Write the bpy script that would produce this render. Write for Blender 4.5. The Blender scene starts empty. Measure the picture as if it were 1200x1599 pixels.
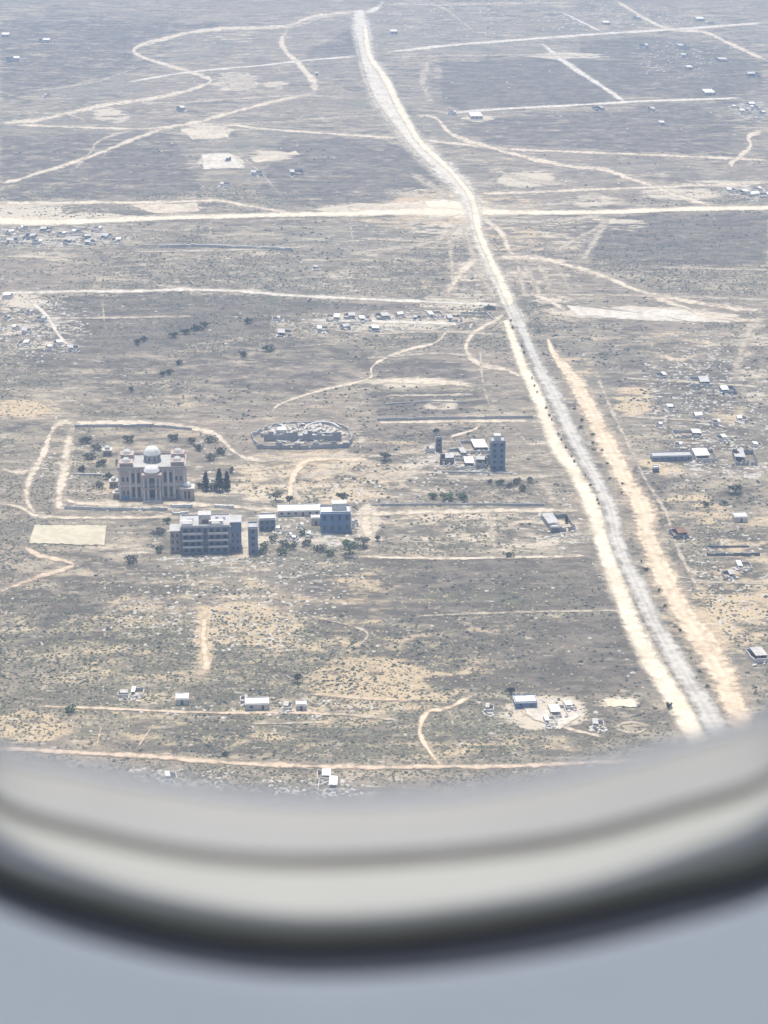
import bpy, math, random
import numpy as np
from mathutils import Vector
random.seed(11); rng = np.random.default_rng(7)
scene = bpy.context.scene
col = scene.collection
R = math.radians

# ------------------------------------------------------------------ camera, sky, sun, exposure
H = 385.0                       # aircraft height above the plain, metres
F = 3400.0; CX, CY = 600.0, 799.5
PITCH = math.atan((799.5 + 500.0) / F)
SP, CP = math.sin(PITCH), math.cos(PITCH)
cam_d = bpy.data.cameras.new('camera'); cam = bpy.data.objects.new('camera', cam_d); col.objects.link(cam)
cam.location = (0, 0, H); cam.rotation_euler = (R(90) - PITCH, 0, 0)
cam_d.sensor_fit = 'VERTICAL'; cam_d.sensor_height = 36.0; cam_d.sensor_width = 36.0
cam_d.lens = F / 1599.0 * 36.0
cam_d.clip_start = 0.02; cam_d.clip_end = 90000
cam_d.dof.use_dof = True; cam_d.dof.focus_distance = 1300.0; cam_d.dof.aperture_fstop = 10.0
scene.camera = cam

SUN_EL, SUN_AZ = 75.0, -9.0    # azimuth from +Y, negative = towards -X
world = bpy.data.worlds.new('World'); scene.world = world; world.use_nodes = True
wn = world.node_tree.nodes; wl = world.node_tree.links
sky = wn.new('ShaderNodeTexSky'); sky.sky_type = 'NISHITA'; sky.sun_disc = False
sky.sun_elevation = R(SUN_EL); sky.sun_rotation = R(SUN_AZ); sky.altitude = 300; sky.dust_density = 4.0; sky.ozone_density = 0.9; sky.air_density = 0.9
bg = next(n for n in wn if n.type == 'BACKGROUND'); bg.inputs['Strength'].default_value = 0.15
wl.new(sky.outputs[0], bg.inputs['Color'])
sd = bpy.data.lights.new('sun', 'SUN'); sd.energy = 3.2; sd.angle = R(0.53); sd.color = (1.0, 0.955, 0.88)
sun = bpy.data.objects.new('sun', sd); col.objects.link(sun); sun.location = (0, 0, H + 40)
dirv = Vector((math.sin(R(SUN_AZ)) * math.cos(R(SUN_EL)), math.cos(R(SUN_AZ)) * math.cos(R(SUN_EL)), math.sin(R(SUN_EL))))
sun.rotation_euler = dirv.to_track_quat('Z', 'Y').to_euler()
vs = scene.view_settings; vs.view_transform = 'Standard'; vs.look = 'None'; vs.exposure = 0.52; vs.gamma = 1.0; vs.use_curve_mapping = False
scene.cycles.max_bounces = 6; scene.cycles.transparent_max_bounces = 16; scene.cycles.volume_bounces = 1

# ------------------------------------------------------------------ survey: picture point -> ground point
def ray(px, py):
    a, b = (px - CX) / F, -(py - CY) / F
    return (a, b * SP + CP, b * CP - SP)
def G(px, py, z=0.0):
    d = ray(px, py); t = (z - H) / d[2]
    return Vector((d[0] * t, d[1] * t, z))
def mpp(px, py):                       # metres per picture pixel, across
    return (-H / ray(px, py)[2]) / F
def dep(py): return PITCH + math.atan((py - CY) / F)
def proj(x, y):                        # ground -> picture (numpy)
    zc = y * CP + H * SP; yc = y * SP - H * CP
    return CX + F * x / zc, CY - F * yc / zc

# ------------------------------------------------------------------ helpers
def tag(o, label=None, cat=None, group=None, kind=None):
    if label: o['label'] = label
    if cat: o['category'] = cat
    if group: o['group'] = group
    if kind: o['kind'] = kind
    return o
class MB:
    def __init__(s): s.v = []; s.f = []
    def add(s, vs_, fs):
        n = len(s.v); s.v += [tuple(p) for p in vs_]; s.f += [tuple(i + n for i in f) for f in fs]; return s
    def box(s, x0, x1, y0, y1, z0, z1, tilt=None):
        p = [(x0, y0, z0), (x1, y0, z0), (x1, y1, z0), (x0, y1, z0), (x0, y0, z1), (x1, y0, z1), (x1, y1, z1), (x0, y1, z1)]
        if tilt: p = [tilt(q) for q in p]
        return s.add(p, [(0, 3, 2, 1), (4, 5, 6, 7), (0, 1, 5, 4), (1, 2, 6, 5), (2, 3, 7, 6), (3, 0, 4, 7)])
    def lathe(s, prof, n=16, cx=0, cy=0):
        vs_ = []; fs = []
        for r, z in prof:
            for k in range(n):
                a = 2 * math.pi * k / n; vs_.append((cx + r * math.cos(a), cy + r * math.sin(a), z))
        for i in range(len(prof) - 1):
            for k in range(n):
                k2 = (k + 1) % n; fs.append((i * n + k, i * n + k2, (i + 1) * n + k2, (i + 1) * n + k))
        fs.append(tuple(range(n))[::-1]); fs.append(tuple((len(prof) - 1) * n + k for k in range(n)))
        return s.add(vs_, fs)
    def dome(s, r, z, cx=0, cy=0, sq=1.0, n=16):
        return s.lathe([(r * 1.04, z - .25), (r * 1.04, z)] + [(r * math.cos(a), z + sq * r * math.sin(a)) for a in [R(d) for d in (3, 20, 38, 55, 70, 82)]] + [(0.12, z + sq * r + .4), (.05, z + sq * r + 1.6)], n, cx, cy)
    def tube(s, a, b, r0, r1, n=6):
        a, b = Vector(a), Vector(b); d = (b - a).normalized()
        u = d.cross(Vector((1, 0, 0)) if abs(d.x) < .8 else Vector((0, 1, 0))).normalized(); w = d.cross(u)
        vs_ = [a + (u * math.cos(t) + w * math.sin(t)) * r0 for t in [2 * math.pi * k / n for k in range(n)]]
        vs_ += [b + (u * math.cos(t) + w * math.sin(t)) * r1 for t in [2 * math.pi * k / n for k in range(n)]]
        return s.add(vs_, [(k, (k + 1) % n, n + (k + 1) % n, n + k) for k in range(n)] + [tuple(range(n))[::-1], tuple(range(n, 2 * n))])
    def grid_wall(s, W, Hh, t, holes, x0=0.0, y0=0.0, z0=0.0, axis='x', tops=None):
        """wall standing on z0 running from x0 along axis, front at y0, thickness t, with real rectangular openings"""
        xs = sorted({0.0, W} | {h[0] for h in holes} | {h[1] for h in holes} | ({W * i / len(tops) for i in range(1, len(tops))} if tops else set()))
        zs = sorted({0.0, Hh} | {h[2] for h in holes} | {h[3] for h in holes} | ({float(q) for q in tops} if tops else set()))
        nx, nz = len(xs) - 1, len(zs) - 1
        def solid(i, k):
            if i < 0 or k < 0 or i >= nx or k >= nz: return False
            mx, mz = (xs[i] + xs[i + 1]) / 2, (zs[k] + zs[k + 1]) / 2
            if tops and mz > tops[min(len(tops) - 1, int(mx / W * len(tops)))]: return False
            return not any(h[0] < mx < h[1] and h[2] < mz < h[3] for h in holes)
        def P(x, y, z):
            return (x0 + x, y0 + y, z0 + z) if axis == 'x' else (x0 + y, y0 + x, z0 + z)
        for i in range(nx):
            for k in range(nz):
                if not solid(i, k): continue
                a, b, c, d = xs[i], xs[i + 1], zs[k], zs[k + 1]
                q = [P(a, 0, c), P(b, 0, c), P(b, 0, d), P(a, 0, d), P(a, t, c), P(b, t, c), P(b, t, d), P(a, t, d)]
                fs = [(0, 1, 2, 3), (5, 4, 7, 6)]
                if not solid(i - 1, k): fs.append((4, 0, 3, 7))
                if not solid(i + 1, k): fs.append((1, 5, 6, 2))
                if not solid(i, k - 1): fs.append((4, 5, 1, 0))
                if not solid(i, k + 1): fs.append((3, 2, 6, 7))
                if axis != 'x': fs = [f[::-1] for f in fs]
                s.add(q, fs)
        return s
    def build(s, name, m, parent=None, smooth=False):
        me = bpy.data.meshes.new(name); me.from_pydata(s.v, [], s.f); me.materials.append(m)
        if smooth: me.polygons.foreach_set('use_smooth', [True] * len(me.polygons))
        me.update()
        o = bpy.data.objects.new(name, me); col.objects.link(o)
        if parent: o.parent = parent
        return o
def empty(name, loc, rz=0.0, label=None, cat=None, group=None):
    o = bpy.data.objects.new(name, None); col.objects.link(o); o.location = loc; o.rotation_euler = (0, 0, rz)
    o.empty_display_size = .5
    return tag(o, label, cat, group)

# ------------------------------------------------------------------ materials
class NT:
    def __init__(s, name):
        s.m = bpy.data.materials.new(name); s.m.use_nodes = True; s.t = s.m.node_tree; s.t.nodes.clear()
        s.out = s.t.nodes.new('ShaderNodeOutputMaterial')
    def n(s, t, **kw):
        o = s.t.nodes.new(t)
        for k, v in kw.items(): setattr(o, k, v)
        return o
    def link(s, a, b): s.t.links.new(a, b)
    def val(s, sock, v):
        if hasattr(v, 'is_output'): s.link(v, sock)
        else: sock.default_value = v
    def math(s, op, a, b=0.0, c=0.0):
        o = s.n('ShaderNodeMath', operation=op)
        for i, v in enumerate((a, b, c)): s.val(o.inputs[i], v)
        return o.outputs[0]
    def noise(s, vec, scale, detail=3.0, rough=0.55, dim='3D', dist=0.0):
        o = s.n('ShaderNodeTexNoise', noise_dimensions=dim); s.link(vec, o.inputs['Vector'])
        o.inputs['Scale'].default_value = scale; o.inputs['Detail'].default_value = detail
        o.inputs['Roughness'].default_value = rough; o.inputs['Distortion'].default_value = dist
        return o.outputs['Fac']
    def sstep(s, x, lo, hi):
        o = s.n('ShaderNodeMapRange', interpolation_type='SMOOTHSTEP'); s.val(o.inputs[0], x)
        o.inputs[1].default_value = lo; o.inputs[2].default_value = hi; return o.outputs[0]
    def mix(s, f, a, b):
        o = s.n('ShaderNodeMix', data_type='RGBA'); s.val(o.inputs[0], f)
        for i, v in ((6, a), (7, b)):
            if isinstance(v, tuple): v = (*v, 1.0)
            s.val(o.inputs[i], v)
        return o.outputs[2]
    def attr(s, name):
        return s.n('ShaderNodeAttribute', attribute_name=name).outputs['Fac']
    def pos(s): return s.n('ShaderNodeNewGeometry').outputs['Position']
    def obj(s): return s.n('ShaderNodeTexCoord').outputs['Object']
    def bsdf(s, c, rough=0.9, spec=0.2, nrm=None):
        o = s.n('ShaderNodeBsdfPrincipled'); s.val(o.inputs['Base Color'], (*c, 1) if isinstance(c, tuple) else c)
        s.val(o.inputs['Roughness'], rough); o.inputs['Specular IOR Level'].default_value = spec
        if nrm: s.link(nrm, o.inputs['Normal'])
        return o.outputs[0]
    def surf(s, sh): s.link(sh, s.out.inputs['Surface']); return s.m
def scale(c, k): return tuple(min(1, q * k) for q in c)
def plain(name, c, rough=.85, sc=.5, amt=.25, spec=.2, dark=None):
    t = NT(name); p = t.obj()
    n = t.noise(p, sc, 4, .6); n2 = t.noise(p, sc * 6, 3, .6)
    f = t.math('ADD', t.math('MULTIPLY', n, .65), t.math('MULTIPLY', n2, .35))
    cc = t.mix(t.sstep(f, .32, .68), scale(c, 1 - amt), scale(c, 1 + amt * .6))
    if dark: cc = t.mix(t.sstep(n, .56, .7), cc, dark)
    return t.surf(t.bsdf(cc, rough, spec))

M = {}
M['pink_stone'] = plain('pink_stone', (.42, .335, .285), sc=.25, amt=.25, dark=(.31, .25, .215))
M['white_plaster'] = plain('white_plaster', (.56, .53, .475), sc=.3, amt=.2, dark=(.42, .385, .33))
M['pale_plaster'] = plain('pale_plaster', (.50, .47, .43), sc=.25, amt=.2, dark=(.36, .33, .29))
M['grey_concrete'] = plain('grey_concrete', (.32, .315, .31), sc=.3, amt=.25)
M['dark_concrete'] = plain('dark_concrete', (.17, .175, .19), sc=.3, amt=.3)
M['roof_screed'] = plain('roof_screed', (.43, .415, .39), sc=.2, amt=.2, dark=(.33, .31, .29))
M['white_roof'] = plain('white_roof', (.66, .64, .59), sc=.25, amt=.2, dark=(.5, .47, .42))
M['pale_roof'] = plain('pale_roof', (.47, .44, .39), sc=.25, amt=.25, dark=(.34, .31, .27))
M['glass'] = plain('window_glass', (.035, .05, .07), rough=.12, sc=.2, amt=.2, spec=.6)
M['blue_paint'] = plain('blue_paint', (.13, .20, .32), sc=.3, amt=.2)
M['blue_grey'] = plain('blue_grey_render', (.17, .21, .27), sc=.3, amt=.22)
M['tile_blue'] = plain('blue_tile', (.16, .24, .35), sc=.5, amt=.2, rough=.5)
M['frame'] = plain('frame_metal', (.2, .19, .18), rough=.5)
M['rust'] = plain('rusty_metal', (.2, .12, .08), sc=.6, amt=.4)
M['rubble'] = plain('rubble_stone', (.48, .445, .39), sc=.8, amt=.35)
M['bark'] = plain('bark', (.12, .095, .07), sc=2)
M['tank'] = plain('water_tank_plastic', (.62, .63, .65), rough=.4, amt=.05)
def leaf_mat(name, c):
    t = NT(name); p = t.pos()
    n = t.noise(p, .9, 3, .6)
    return t.surf(t.bsdf(t.mix(t.sstep(n, .35, .65), scale(c, .65), scale(c, 1.4)), .8, .15))
M['leaf_dark'] = leaf_mat('dark_green_leaves', (.045, .062, .045))
M['leaf_grey'] = leaf_mat('grey_green_leaves', (.085, .095, .075))
M['leaf_green'] = leaf_mat('green_leaves', (.07, .11, .055))
M['scrub'] = leaf_mat('dry_scrub', (.135, .13, .095))
M['scrub_dark'] = leaf_mat('dark_scrub', (.075, .083, .07))
M['scrub_straw'] = leaf_mat('straw_scrub', (.30, .26, .17))

# ------------------------------------------------------------------ ground colour zones (albedo only), surveyed in picture points
# channel, then ellipses (x, y, rx, ry, strength) or polygons
ZE = {'cream': [(325, 205, 42, 12, .8), (345, 251, 36, 13, .95), (425, 243, 40, 8, .7), (365, 128, 42, 18, .62), (175, 181, 32, 13, .7), (435, 133, 24, 7, .6),
    (30, 330, 85, 17, .9), (140, 340, 110, 9, .7), (262, 325, 55, 8, .8), (715, 323, 52, 19, 1.0), (590, 327, 110, 11, .75), (820, 280, 50, 13, .8), (925, 315, 40, 12, .62), (885, 87, 65, 6, .8),
    (350, 58, 60, 12, .35), (745, 185, 30, 6, .8), (1065, 303, 70, 10, .75), (1120, 287, 70, 6, .7), (960, 350, 60, 12, .5), (890, 365, 50, 22, .4),
    (990, 488, 120, 10, .95), (1090, 494, 70, 8, .9), (860, 470, 40, 14, .55), (600, 505, 130, 16, .6), (560, 495, 60, 8, .7), (640, 597, 80, 7, .9), (690, 632, 30, 10, .6),
    (60, 400, 70, 9, .5), (25, 470, 50, 16, .6), (70, 520, 70, 35, .45), (65, 375, 130, 22, .35), (700, 470, 70, 10, .6), (330, 430, 380, 26, .22), (560, 410, 200, 60, .28), (640, 360, 120, 30, .3),
    (760, 830, 170, 36, .5), (470, 745, 130, 40, .45), (600, 740, 120, 40, .42), (575, 815, 22, 30, .8), (660, 770, 60, 10, .4), (800, 780, 60, 20, .3), (110, 760, 22, 60, .3),
    (850, 1112, 75, 26, .85), (880, 1120, 40, 22, .6), (970, 1097, 34, 9, .8), (300, 860, 200, 10, .4), (480, 840, 120, 20, .45), (383, 845, 10, 30, .8),
    (860, 690, 40, 110, .4), (200, 1085, 40, 10, .4), (440, 1108, 60, 10, .4), (1100, 560, 120, 50, .25), (1180, 560, 30, 80, .4), (240, 790, 120, 8, .6), (700, 350, 70, 26, .6), (640, 300, 50, 12, .4), (780, 345, 60, 20, .45), (745, 440, 50, 50, .5), (840, 420, 60, 40, .35), (700, 490, 60, 24, .5), (440, 755, 150, 40, .4), (330, 800, 120, 14, .4), (700, 725, 90, 22, .5), (550, 690, 25, 40, .5)],
 'sand': [(390, 975, 100, 40, .62), (320, 1000, 18, 55, .85), (345, 900, 80, 40, .42), (575, 1060, 110, 42, .75), (610, 1090, 90, 30, .55), (560, 1110, 90, 25, .45), (40, 1135, 90, 28, .65), (160, 1020, 90, 28, .42),
    (440, 1130, 100, 30, .4), (440, 1165, 80, 18, .5), (1150, 930, 80, 50, .62), (1130, 970, 90, 60, .6), (1190, 860, 60, 60, .4), (1080, 800, 80, 30, .45), (990, 628, 32, 24, .75), (1035, 725, 40, 16, .6), (1050, 1000, 40, 80, .45),
    (20, 638, 66, 14, .9), (460, 755, 60, 40, .5), (600, 700, 80, 20, .35), (760, 825, 160, 36, .42), (720, 1160, 90, 22, .45), (830, 1165, 100, 22, .5), (650, 1150, 30, 50, .4), (280, 640, 300, 30, .2), (230, 730, 160, 70, .2),
    (900, 560, 40, 40, .3), (1060, 540, 60, 30, .35), (1140, 645, 30, 20, .5), (700, 430, 60, 40, .35), (850, 400, 90, 40, .25), (420, 1010, 420, 150, .33), (430, 1120, 400, 70, .36), (500, 748, 150, 46, .62), (690, 325, 95, 30, .8), (790, 322, 60, 20, .5), (640, 345, 80, 14, .5), (790, 370, 60, 26, .5), (1130, 900, 90, 110, .3), (700, 800, 260, 40, .22)],
 'dark': [(170, 275, 170, 34, .5), (120, 230, 150, 30, .4), (520, 265, 130, 50, .5), (130, 70, 160, 60, .5), (500, 110, 60, 40, .4), (850, 125, 180, 40, .8), (900, 200, 200, 25, .7), (1100, 210, 100, 40, .5), (1100, 120, 120, 60, .6), (1050, 375, 150, 42, .85), (650, 130, 60, 60, .4),
    (230, 500, 190, 45, .8), (140, 560, 140, 40, .6), (380, 480, 120, 22, .75), (430, 560, 150, 40, .6), (640, 575, 90, 16, .7), (660, 625, 110, 16, .75), (640, 680, 110, 18, .6), (250, 590, 150, 30, .55), (1060, 590, 120, 40, .65), (1130, 640, 70, 40, .5), (1000, 560, 70, 60, .5), (1010, 770, 40, 60, .6), (1090, 690, 100, 40, .5),
    (700, 915, 240, 46, .95), (860, 915, 70, 46, .8), (760, 1020, 270, 62, .95), (900, 1060, 90, 50, .7), (540, 960, 70, 34, .9), (150, 960, 190, 60, .4), (150, 910, 160, 40, .5), (300, 1050, 200, 40, .4), (330, 1150, 260, 24, .5), (820, 1085, 220, 30, .5), (950, 1120, 90, 40, .6), (700, 1170, 100, 30, .5),
    (770, 760, 90, 18, .55), (240, 690, 120, 26, .45), (60, 680, 60, 26, .4), (1150, 850, 60, 30, .6), (1110, 770, 90, 20, .5), (75, 365, 120, 24, .4)],
 'green': [(760, 935, 130, 16, .55), (845, 920, 60, 40, .4), (425, 470, 9, 13, .9), (450, 480, 80, 10, .4), (560, 555, 140, 16, .45), (700, 606, 80, 8, .5), (700, 775, 40, 8, .6), (590, 1120, 130, 30, .5), (60, 700, 60, 40, .35), (180, 700, 80, 50, .3), (1130, 840, 80, 30, .35), (330, 1000, 260, 90, .28), (420, 1090, 250, 40, .35), (1010, 100, 200, 50, .25), (860, 30, 160, 30, .25), (640, 1130, 60, 40, .5), (330, 1060, 430, 130, .52), (560, 1140, 300, 60, .5), (1110, 640, 110, 100, .25), (80, 740, 90, 60, .3), (830, 1150, 120, 30, .3)],
 'rub': [(322, 873, 75, 9, .9), (400, 873, 40, 9, .8), (240, 790, 85, 6, .6), (528, 842, 70, 12, .8), (730, 742, 75, 10, .9), (880, 838, 50, 10, .8), (285, 1108, 60, 10, .5), (1160, 735, 60, 14, .7), (1060, 730, 90, 16, .6), (880, 800, 60, 30, .3), (200, 740, 140, 60, .22), (600, 760, 120, 40, .35), (75, 365, 125, 24, .9), (55, 510, 75, 50, .7), (600, 503, 140, 20, .6), (1175, 172, 34, 16, .8), (1170, 298, 44, 14, .8), (1100, 640, 100, 110, .5), (720, 718, 70, 22, .8), (470, 680, 75, 22, .7), (440, 825, 90, 24, .6), (860, 1115, 60, 22, .8), (480, 1107, 140, 16, .5), (960, 30, 130, 22, .4), (1060, 90, 60, 30, .35), (700, 30, 100, 25, .25), (250, 1220, 120, 20, .5), (500, 1230, 80, 16, .6), (390, 900, 160, 30, .35), (350, 960, 180, 60, .3), (1130, 900, 90, 80, .3)]}
FIELDS = {'dark': [([(590, 874), (922, 872), (962, 952), (800, 956), (560, 962), (480, 948), (500, 900)], .95), ([(500, 966), (968, 958), (1035, 1075), (900, 1082), (790, 1078), (640, 1060), (590, 1020), (545, 1000), (480, 966)], .95),
    ([(690, 96), (845, 92), (975, 160), (720, 172), (688, 160)], .9), ([(760, 226), (720, 190), (1090, 160), (1150, 200), (1140, 244), (1000, 238)], .7), ([(960, 342), (1200, 332), (1200, 414), (1050, 414), (930, 404)], .9), ([(100, 464), (300, 458), (480, 468), (690, 478), (520, 488), (400, 496), (430, 520), (250, 545), (130, 560), (95, 500)], .9),
    ([(330, 545), (480, 535), (590, 550), (560, 592), (430, 628), (330, 600)], .6), ([(0, 212), (205, 206), (268, 206), (320, 300), (150, 312), (0, 310)], .7), ([(0, 30), (440, 36), (230, 62), (204, 84), (240, 108), (100, 135), (0, 160)], .65), ([(440, 214), (590, 216), (640, 230), (700, 300), (560, 318), (450, 322), (400, 300)], .7),
    ([(585, 610), (742, 612), (746, 646), (590, 650)], .8), ([(600, 560), (720, 566), (735, 592), (585, 590)], .75), ([(905, 62), (1040, 56), (1195, 102), (1195, 148), (1000, 152), (900, 96)], .7), ([(475, 82), (555, 40), (560, 86), (480, 92)], .7), ([(590, 670), (690, 662), (745, 664), (690, 684), (600, 690)], .6), ([(480, 955), (500, 955), (570, 985), (555, 1004), (490, 985)], 1.0), ([(0, 935), (110, 895), (270, 880), (300, 960), (150, 1000), (0, 1010)], .55), ([(280, 1125), (400, 1120), (400, 1180), (260, 1175)], .6), ([(640, 1168), (780, 1150), (800, 1180), (690, 1192)], .55)]}
def poly_zone(u, v, P, soft):
    ins = np.zeros(u.shape, bool); dm = np.full(u.shape, 1e9)
    for i in range(len(P)):
        (x0, y0), (x1, y1) = P[i], P[(i + 1) % len(P)]
        ins ^= ((y0 > v) != (y1 > v)) & (u < (x1 - x0) * (v - y0) / (y1 - y0 + 1e-9) + x0)
        t_ = np.clip(((u - x0) * (x1 - x0) + (v - y0) * (y1 - y0)) / ((x1 - x0) ** 2 + (y1 - y0) ** 2), 0, 1)
        dm = np.minimum(dm, np.hypot(u - x0 - t_ * (x1 - x0), (v - y0 - t_ * (y1 - y0)) * 2))
    return np.clip(.5 + np.where(ins, dm, -dm) / soft, 0, 1)
def zones(u, v, ch):
    z = np.zeros_like(u)
    for P, st in FIELDS.get(ch, ()):
        b_ = np.array(P); k = (u > b_[:, 0].min() - 12) & (u < b_[:, 0].max() + 12) & (v > b_[:, 1].min() - 8) & (v < b_[:, 1].max() + 8)
        if k.any(): z[k] = np.maximum(z[k], st * poly_zone(u[k], v[k], P, 10))
    for x, y, rx, ry, st in ZE[ch]:
        d = np.sqrt(((u - x) / rx) ** 2 + ((v - y) / ry) ** 2)
        z = np.maximum(z, st * np.clip((1.25 - d) / .5, 0, 1))
    return z

# ------------------------------------------------------------------ ground sheet
xs = np.concatenate([[-15000, -9000, -5000, -2200, -1200], np.linspace(-760, 760, 500), [1200, 2200, 5000, 9000, 15000]])
ys = [700.0]
while ys[-1] < 3700: ys.append(ys[-1] + 2.6 * (ys[-1] / 900) ** 1.25)
ys = np.concatenate([[-15000, -7000, -2000, 0, 400, 560, 640], np.array(ys), [4300, 5500, 8000, 11000, 15000]])
X, Y = np.meshgrid(xs, ys); nx, ny = len(xs), len(ys)
co = np.stack([X.ravel(), Y.ravel(), np.zeros(X.size)], 1)
idx = np.arange(nx * ny).reshape(ny, nx)
quads = np.stack([idx[:-1, :-1], idx[:-1, 1:], idx[1:, 1:], idx[1:, :-1]], -1).reshape(-1, 4)
def np_mesh(name, co, faces, mat_):
    me = bpy.data.meshes.new(name); k = faces.shape[1]
    me.vertices.add(len(co)); me.vertices.foreach_set('co', co.astype(np.float32).ravel())
    me.loops.add(faces.size); me.loops.foreach_set('vertex_index', faces.astype(np.int32).ravel())
    me.polygons.add(len(faces)); me.polygons.foreach_set('loop_start', np.arange(0, faces.size, k, dtype=np.int32))
    me.materials.append(mat_); me.update(calc_edges=True); me.validate()
    return me
t = NT('desert_ground'); p = t.pos()
def streak(sx, ang=4):
    w_ = t.n('ShaderNodeMapping'); w_.inputs['Rotation'].default_value = (0, 0, R(ang)); w_.inputs['Scale'].default_value = (sx, 1.0, 1.0); t.link(p, w_.inputs['Vector']); return w_.outputs[0]
p3, p2 = streak(.36), streak(.62, 2)
nb = t.noise(p, 1 / 110, 4, .6, '2D', .4); nm = t.noise(p2, 1 / 26, 5, .66, '2D', .5); ns = t.noise(p2, 1 / 6, 4, .68, '2D', .3); nf = t.noise(p, 1 / 1.7, 2, .6, '2D')
nh = t.noise(p, 1 / 260, 3, .55, '2D', .6)
nl = t.noise(p3, 1 / 12, 5, .66, '2D', .25); nx_ = t.noise(p3, 1 / 3.6, 3, .6, '2D', .2)
a_cream, a_sand, a_dark, a_green, a_rub = [t.attr(k) for k in ('cream', 'sand', 'dark', 'green', 'rub')]
mixd = t.math('ADD', t.math('MULTIPLY', nm, .32), t.math('ADD', t.math('MULTIPLY', ns, .30), t.math('MULTIPLY', nl, .38)))
c = t.mix(t.sstep(mixd, .41, .50), (.118, .106, .083), (.226, .192, .146))
c = t.mix(t.sstep(mixd, .50, .60), c, (.375, .315, .228))
c = t.mix(t.math('MULTIPLY', t.sstep(nb, .42, .60), .5), c, t.mix(t.sstep(nh, .44, .56), (.178, .166, .132), (.232, .190, .150)))
dk = t.math('ADD', a_dark, t.math('MULTIPLY', t.math('SUBTRACT', mixd, .5), -2.0))
c = t.mix(t.math('MULTIPLY', t.sstep(dk, .34, .70), .88), c, t.mix(t.sstep(t.math('ADD', t.math('MULTIPLY', ns, .45), t.math('MULTIPLY', nl, .55)), .42, .58), (.100, .088, .075), (.172, .148, .120)))
gr = t.math('ADD', a_green, t.math('MULTIPLY', t.math('SUBTRACT', ns, .5), 2.4))
c = t.mix(t.math('MULTIPLY', t.sstep(gr, .35, .9), .6), c, (.098, .112, .070))
sa = t.math('ADD', t.math('MULTIPLY', a_sand, 1.15), t.math('MULTIPLY', t.math('SUBTRACT', mixd, .5), 3.6))
c = t.mix(t.math('MULTIPLY', t.sstep(sa, .40, .85), .85), c, (.51, .395, .25))
cr = t.math('ADD', t.math('MULTIPLY', a_cream, 1.1), t.math('MULTIPLY', t.math('SUBTRACT', mixd, .5), 3.4))
c = t.mix(t.math('MULTIPLY', t.sstep(cr, .42, .85), .9), c, (.53, .455, .345))
ru = t.math('ADD', t.math('MULTIPLY', a_rub, .55), t.math('MULTIPLY', t.math('SUBTRACT', nx_, .5), 2.6))
c = t.mix(t.math('MULTIPLY', t.sstep(ru, .50, .85), .8), c, (.56, .53, .48))
wsp = t.math('MULTIPLY', t.sstep(nx_, .60, .70), t.math('SUBTRACT', 1.0, t.math('MULTIPLY', a_dark, .75)))
c = t.mix(t.math('MULTIPLY', wsp, .6), c, (.48, .42, .33))
sp = t.math('MULTIPLY', t.sstep(nf, .56, .70), t.sstep(nm, .40, .55))
c = t.mix(t.math('MULTIPLY', sp, .55), c, (.078, .076, .058))
c = t.mix(.08, c, (.085, .070, .048))
bmp = t.n('ShaderNodeBump'); bmp.inputs['Strength'].default_value = .6; bmp.inputs['Distance'].default_value = 1.0
t.link(t.math('ADD', t.math('MULTIPLY', nf, .5), t.math('MULTIPLY', ns, 1.6)), bmp.inputs['Height'])
M['ground'] = t.surf(t.bsdf(c, .95, .08, bmp.outputs[0]))
gme = np_mesh('ground', co, quads, M['ground'])
U, V = proj(co[:, 0], np.maximum(co[:, 1], 300))
for ch in ZE:
    w = zones(U, V, ch)
    w[co[:, 1] < 560] = 0
    gme.attributes.new(ch, 'FLOAT', 'POINT').data.foreach_set('value', w.astype(np.float32))
ground = bpy.data.objects.new('ground', gme); col.objects.link(ground)
tag(ground, 'dry scrubby desert plain of grey brown fields and bare soil', 'ground', kind='structure')

# ------------------------------------------------------------------ roads and tracks, each a sheet lying on the plain
RMASK = np.zeros((1700, 1300), bool)
def catmull(pts, step=4.0):
    P = [np.array(q, float) for q in pts]; P = [2 * P[0] - P[1]] + P + [2 * P[-1] - P[-2]]; out = []
    for i in range(1, len(P) - 2):
        n = max(2, int(np.hypot(*(P[i + 1] - P[i])[:2]) / step))
        for k in range(n):
            s_ = k / n; a, b, c_, d = P[i - 1], P[i], P[i + 1], P[i + 2]
            out.append(.5 * (2 * b + (c_ - a) * s_ + (2 * a - 5 * b + 4 * c_ - d) * s_ ** 2 + (3 * b - a - 3 * c_ + d) * s_ ** 3))
    out.append(P[-2]); return np.array(out)
def road_mat(name, c1, c2, soft=.30, ragged=1.0, strength=1.0, ruts=False):
    t = NT(name); p = t.pos()
    e = t.attr('edge'); n1 = t.noise(p, 1 / 16, 4, .65, '2D'); n2 = t.noise(p, 1 / 4, 4, .65, '2D')
    f = t.math('ADD', t.math('MULTIPLY', n1, .5), t.math('MULTIPLY', n2, .5))
    c = t.mix(t.sstep(f, .38, .62), c1, c2)
    if ruts:
        r_ = t.attr('across'); w = t.math('ABSOLUTE', t.math('SINE', t.math('MULTIPLY', r_, 7.5)))
        c = t.mix(t.math('MULTIPLY', t.sstep(t.math('ADD', w, t.math('MULTIPLY', n1, .5)), .85, 1.3), .45), c, ruts)
    a = t.sstep(t.math('ADD', e, t.math('MULTIPLY', t.math('SUBTRACT', f, .5), 2.2 * ragged)), .5 - soft, .5 + soft)
    if strength < 1: a = t.math('MULTIPLY', a, strength)
    tr = t.n('ShaderNodeBsdfTransparent'); mx = t.n('ShaderNodeMixShader')
    t.link(a, mx.inputs[0]); t.link(tr.outputs[0], mx.inputs[1]); t.link(t.bsdf(c, .95, .08), mx.inputs[2])
    return t.surf(mx.outputs[0])
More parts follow.
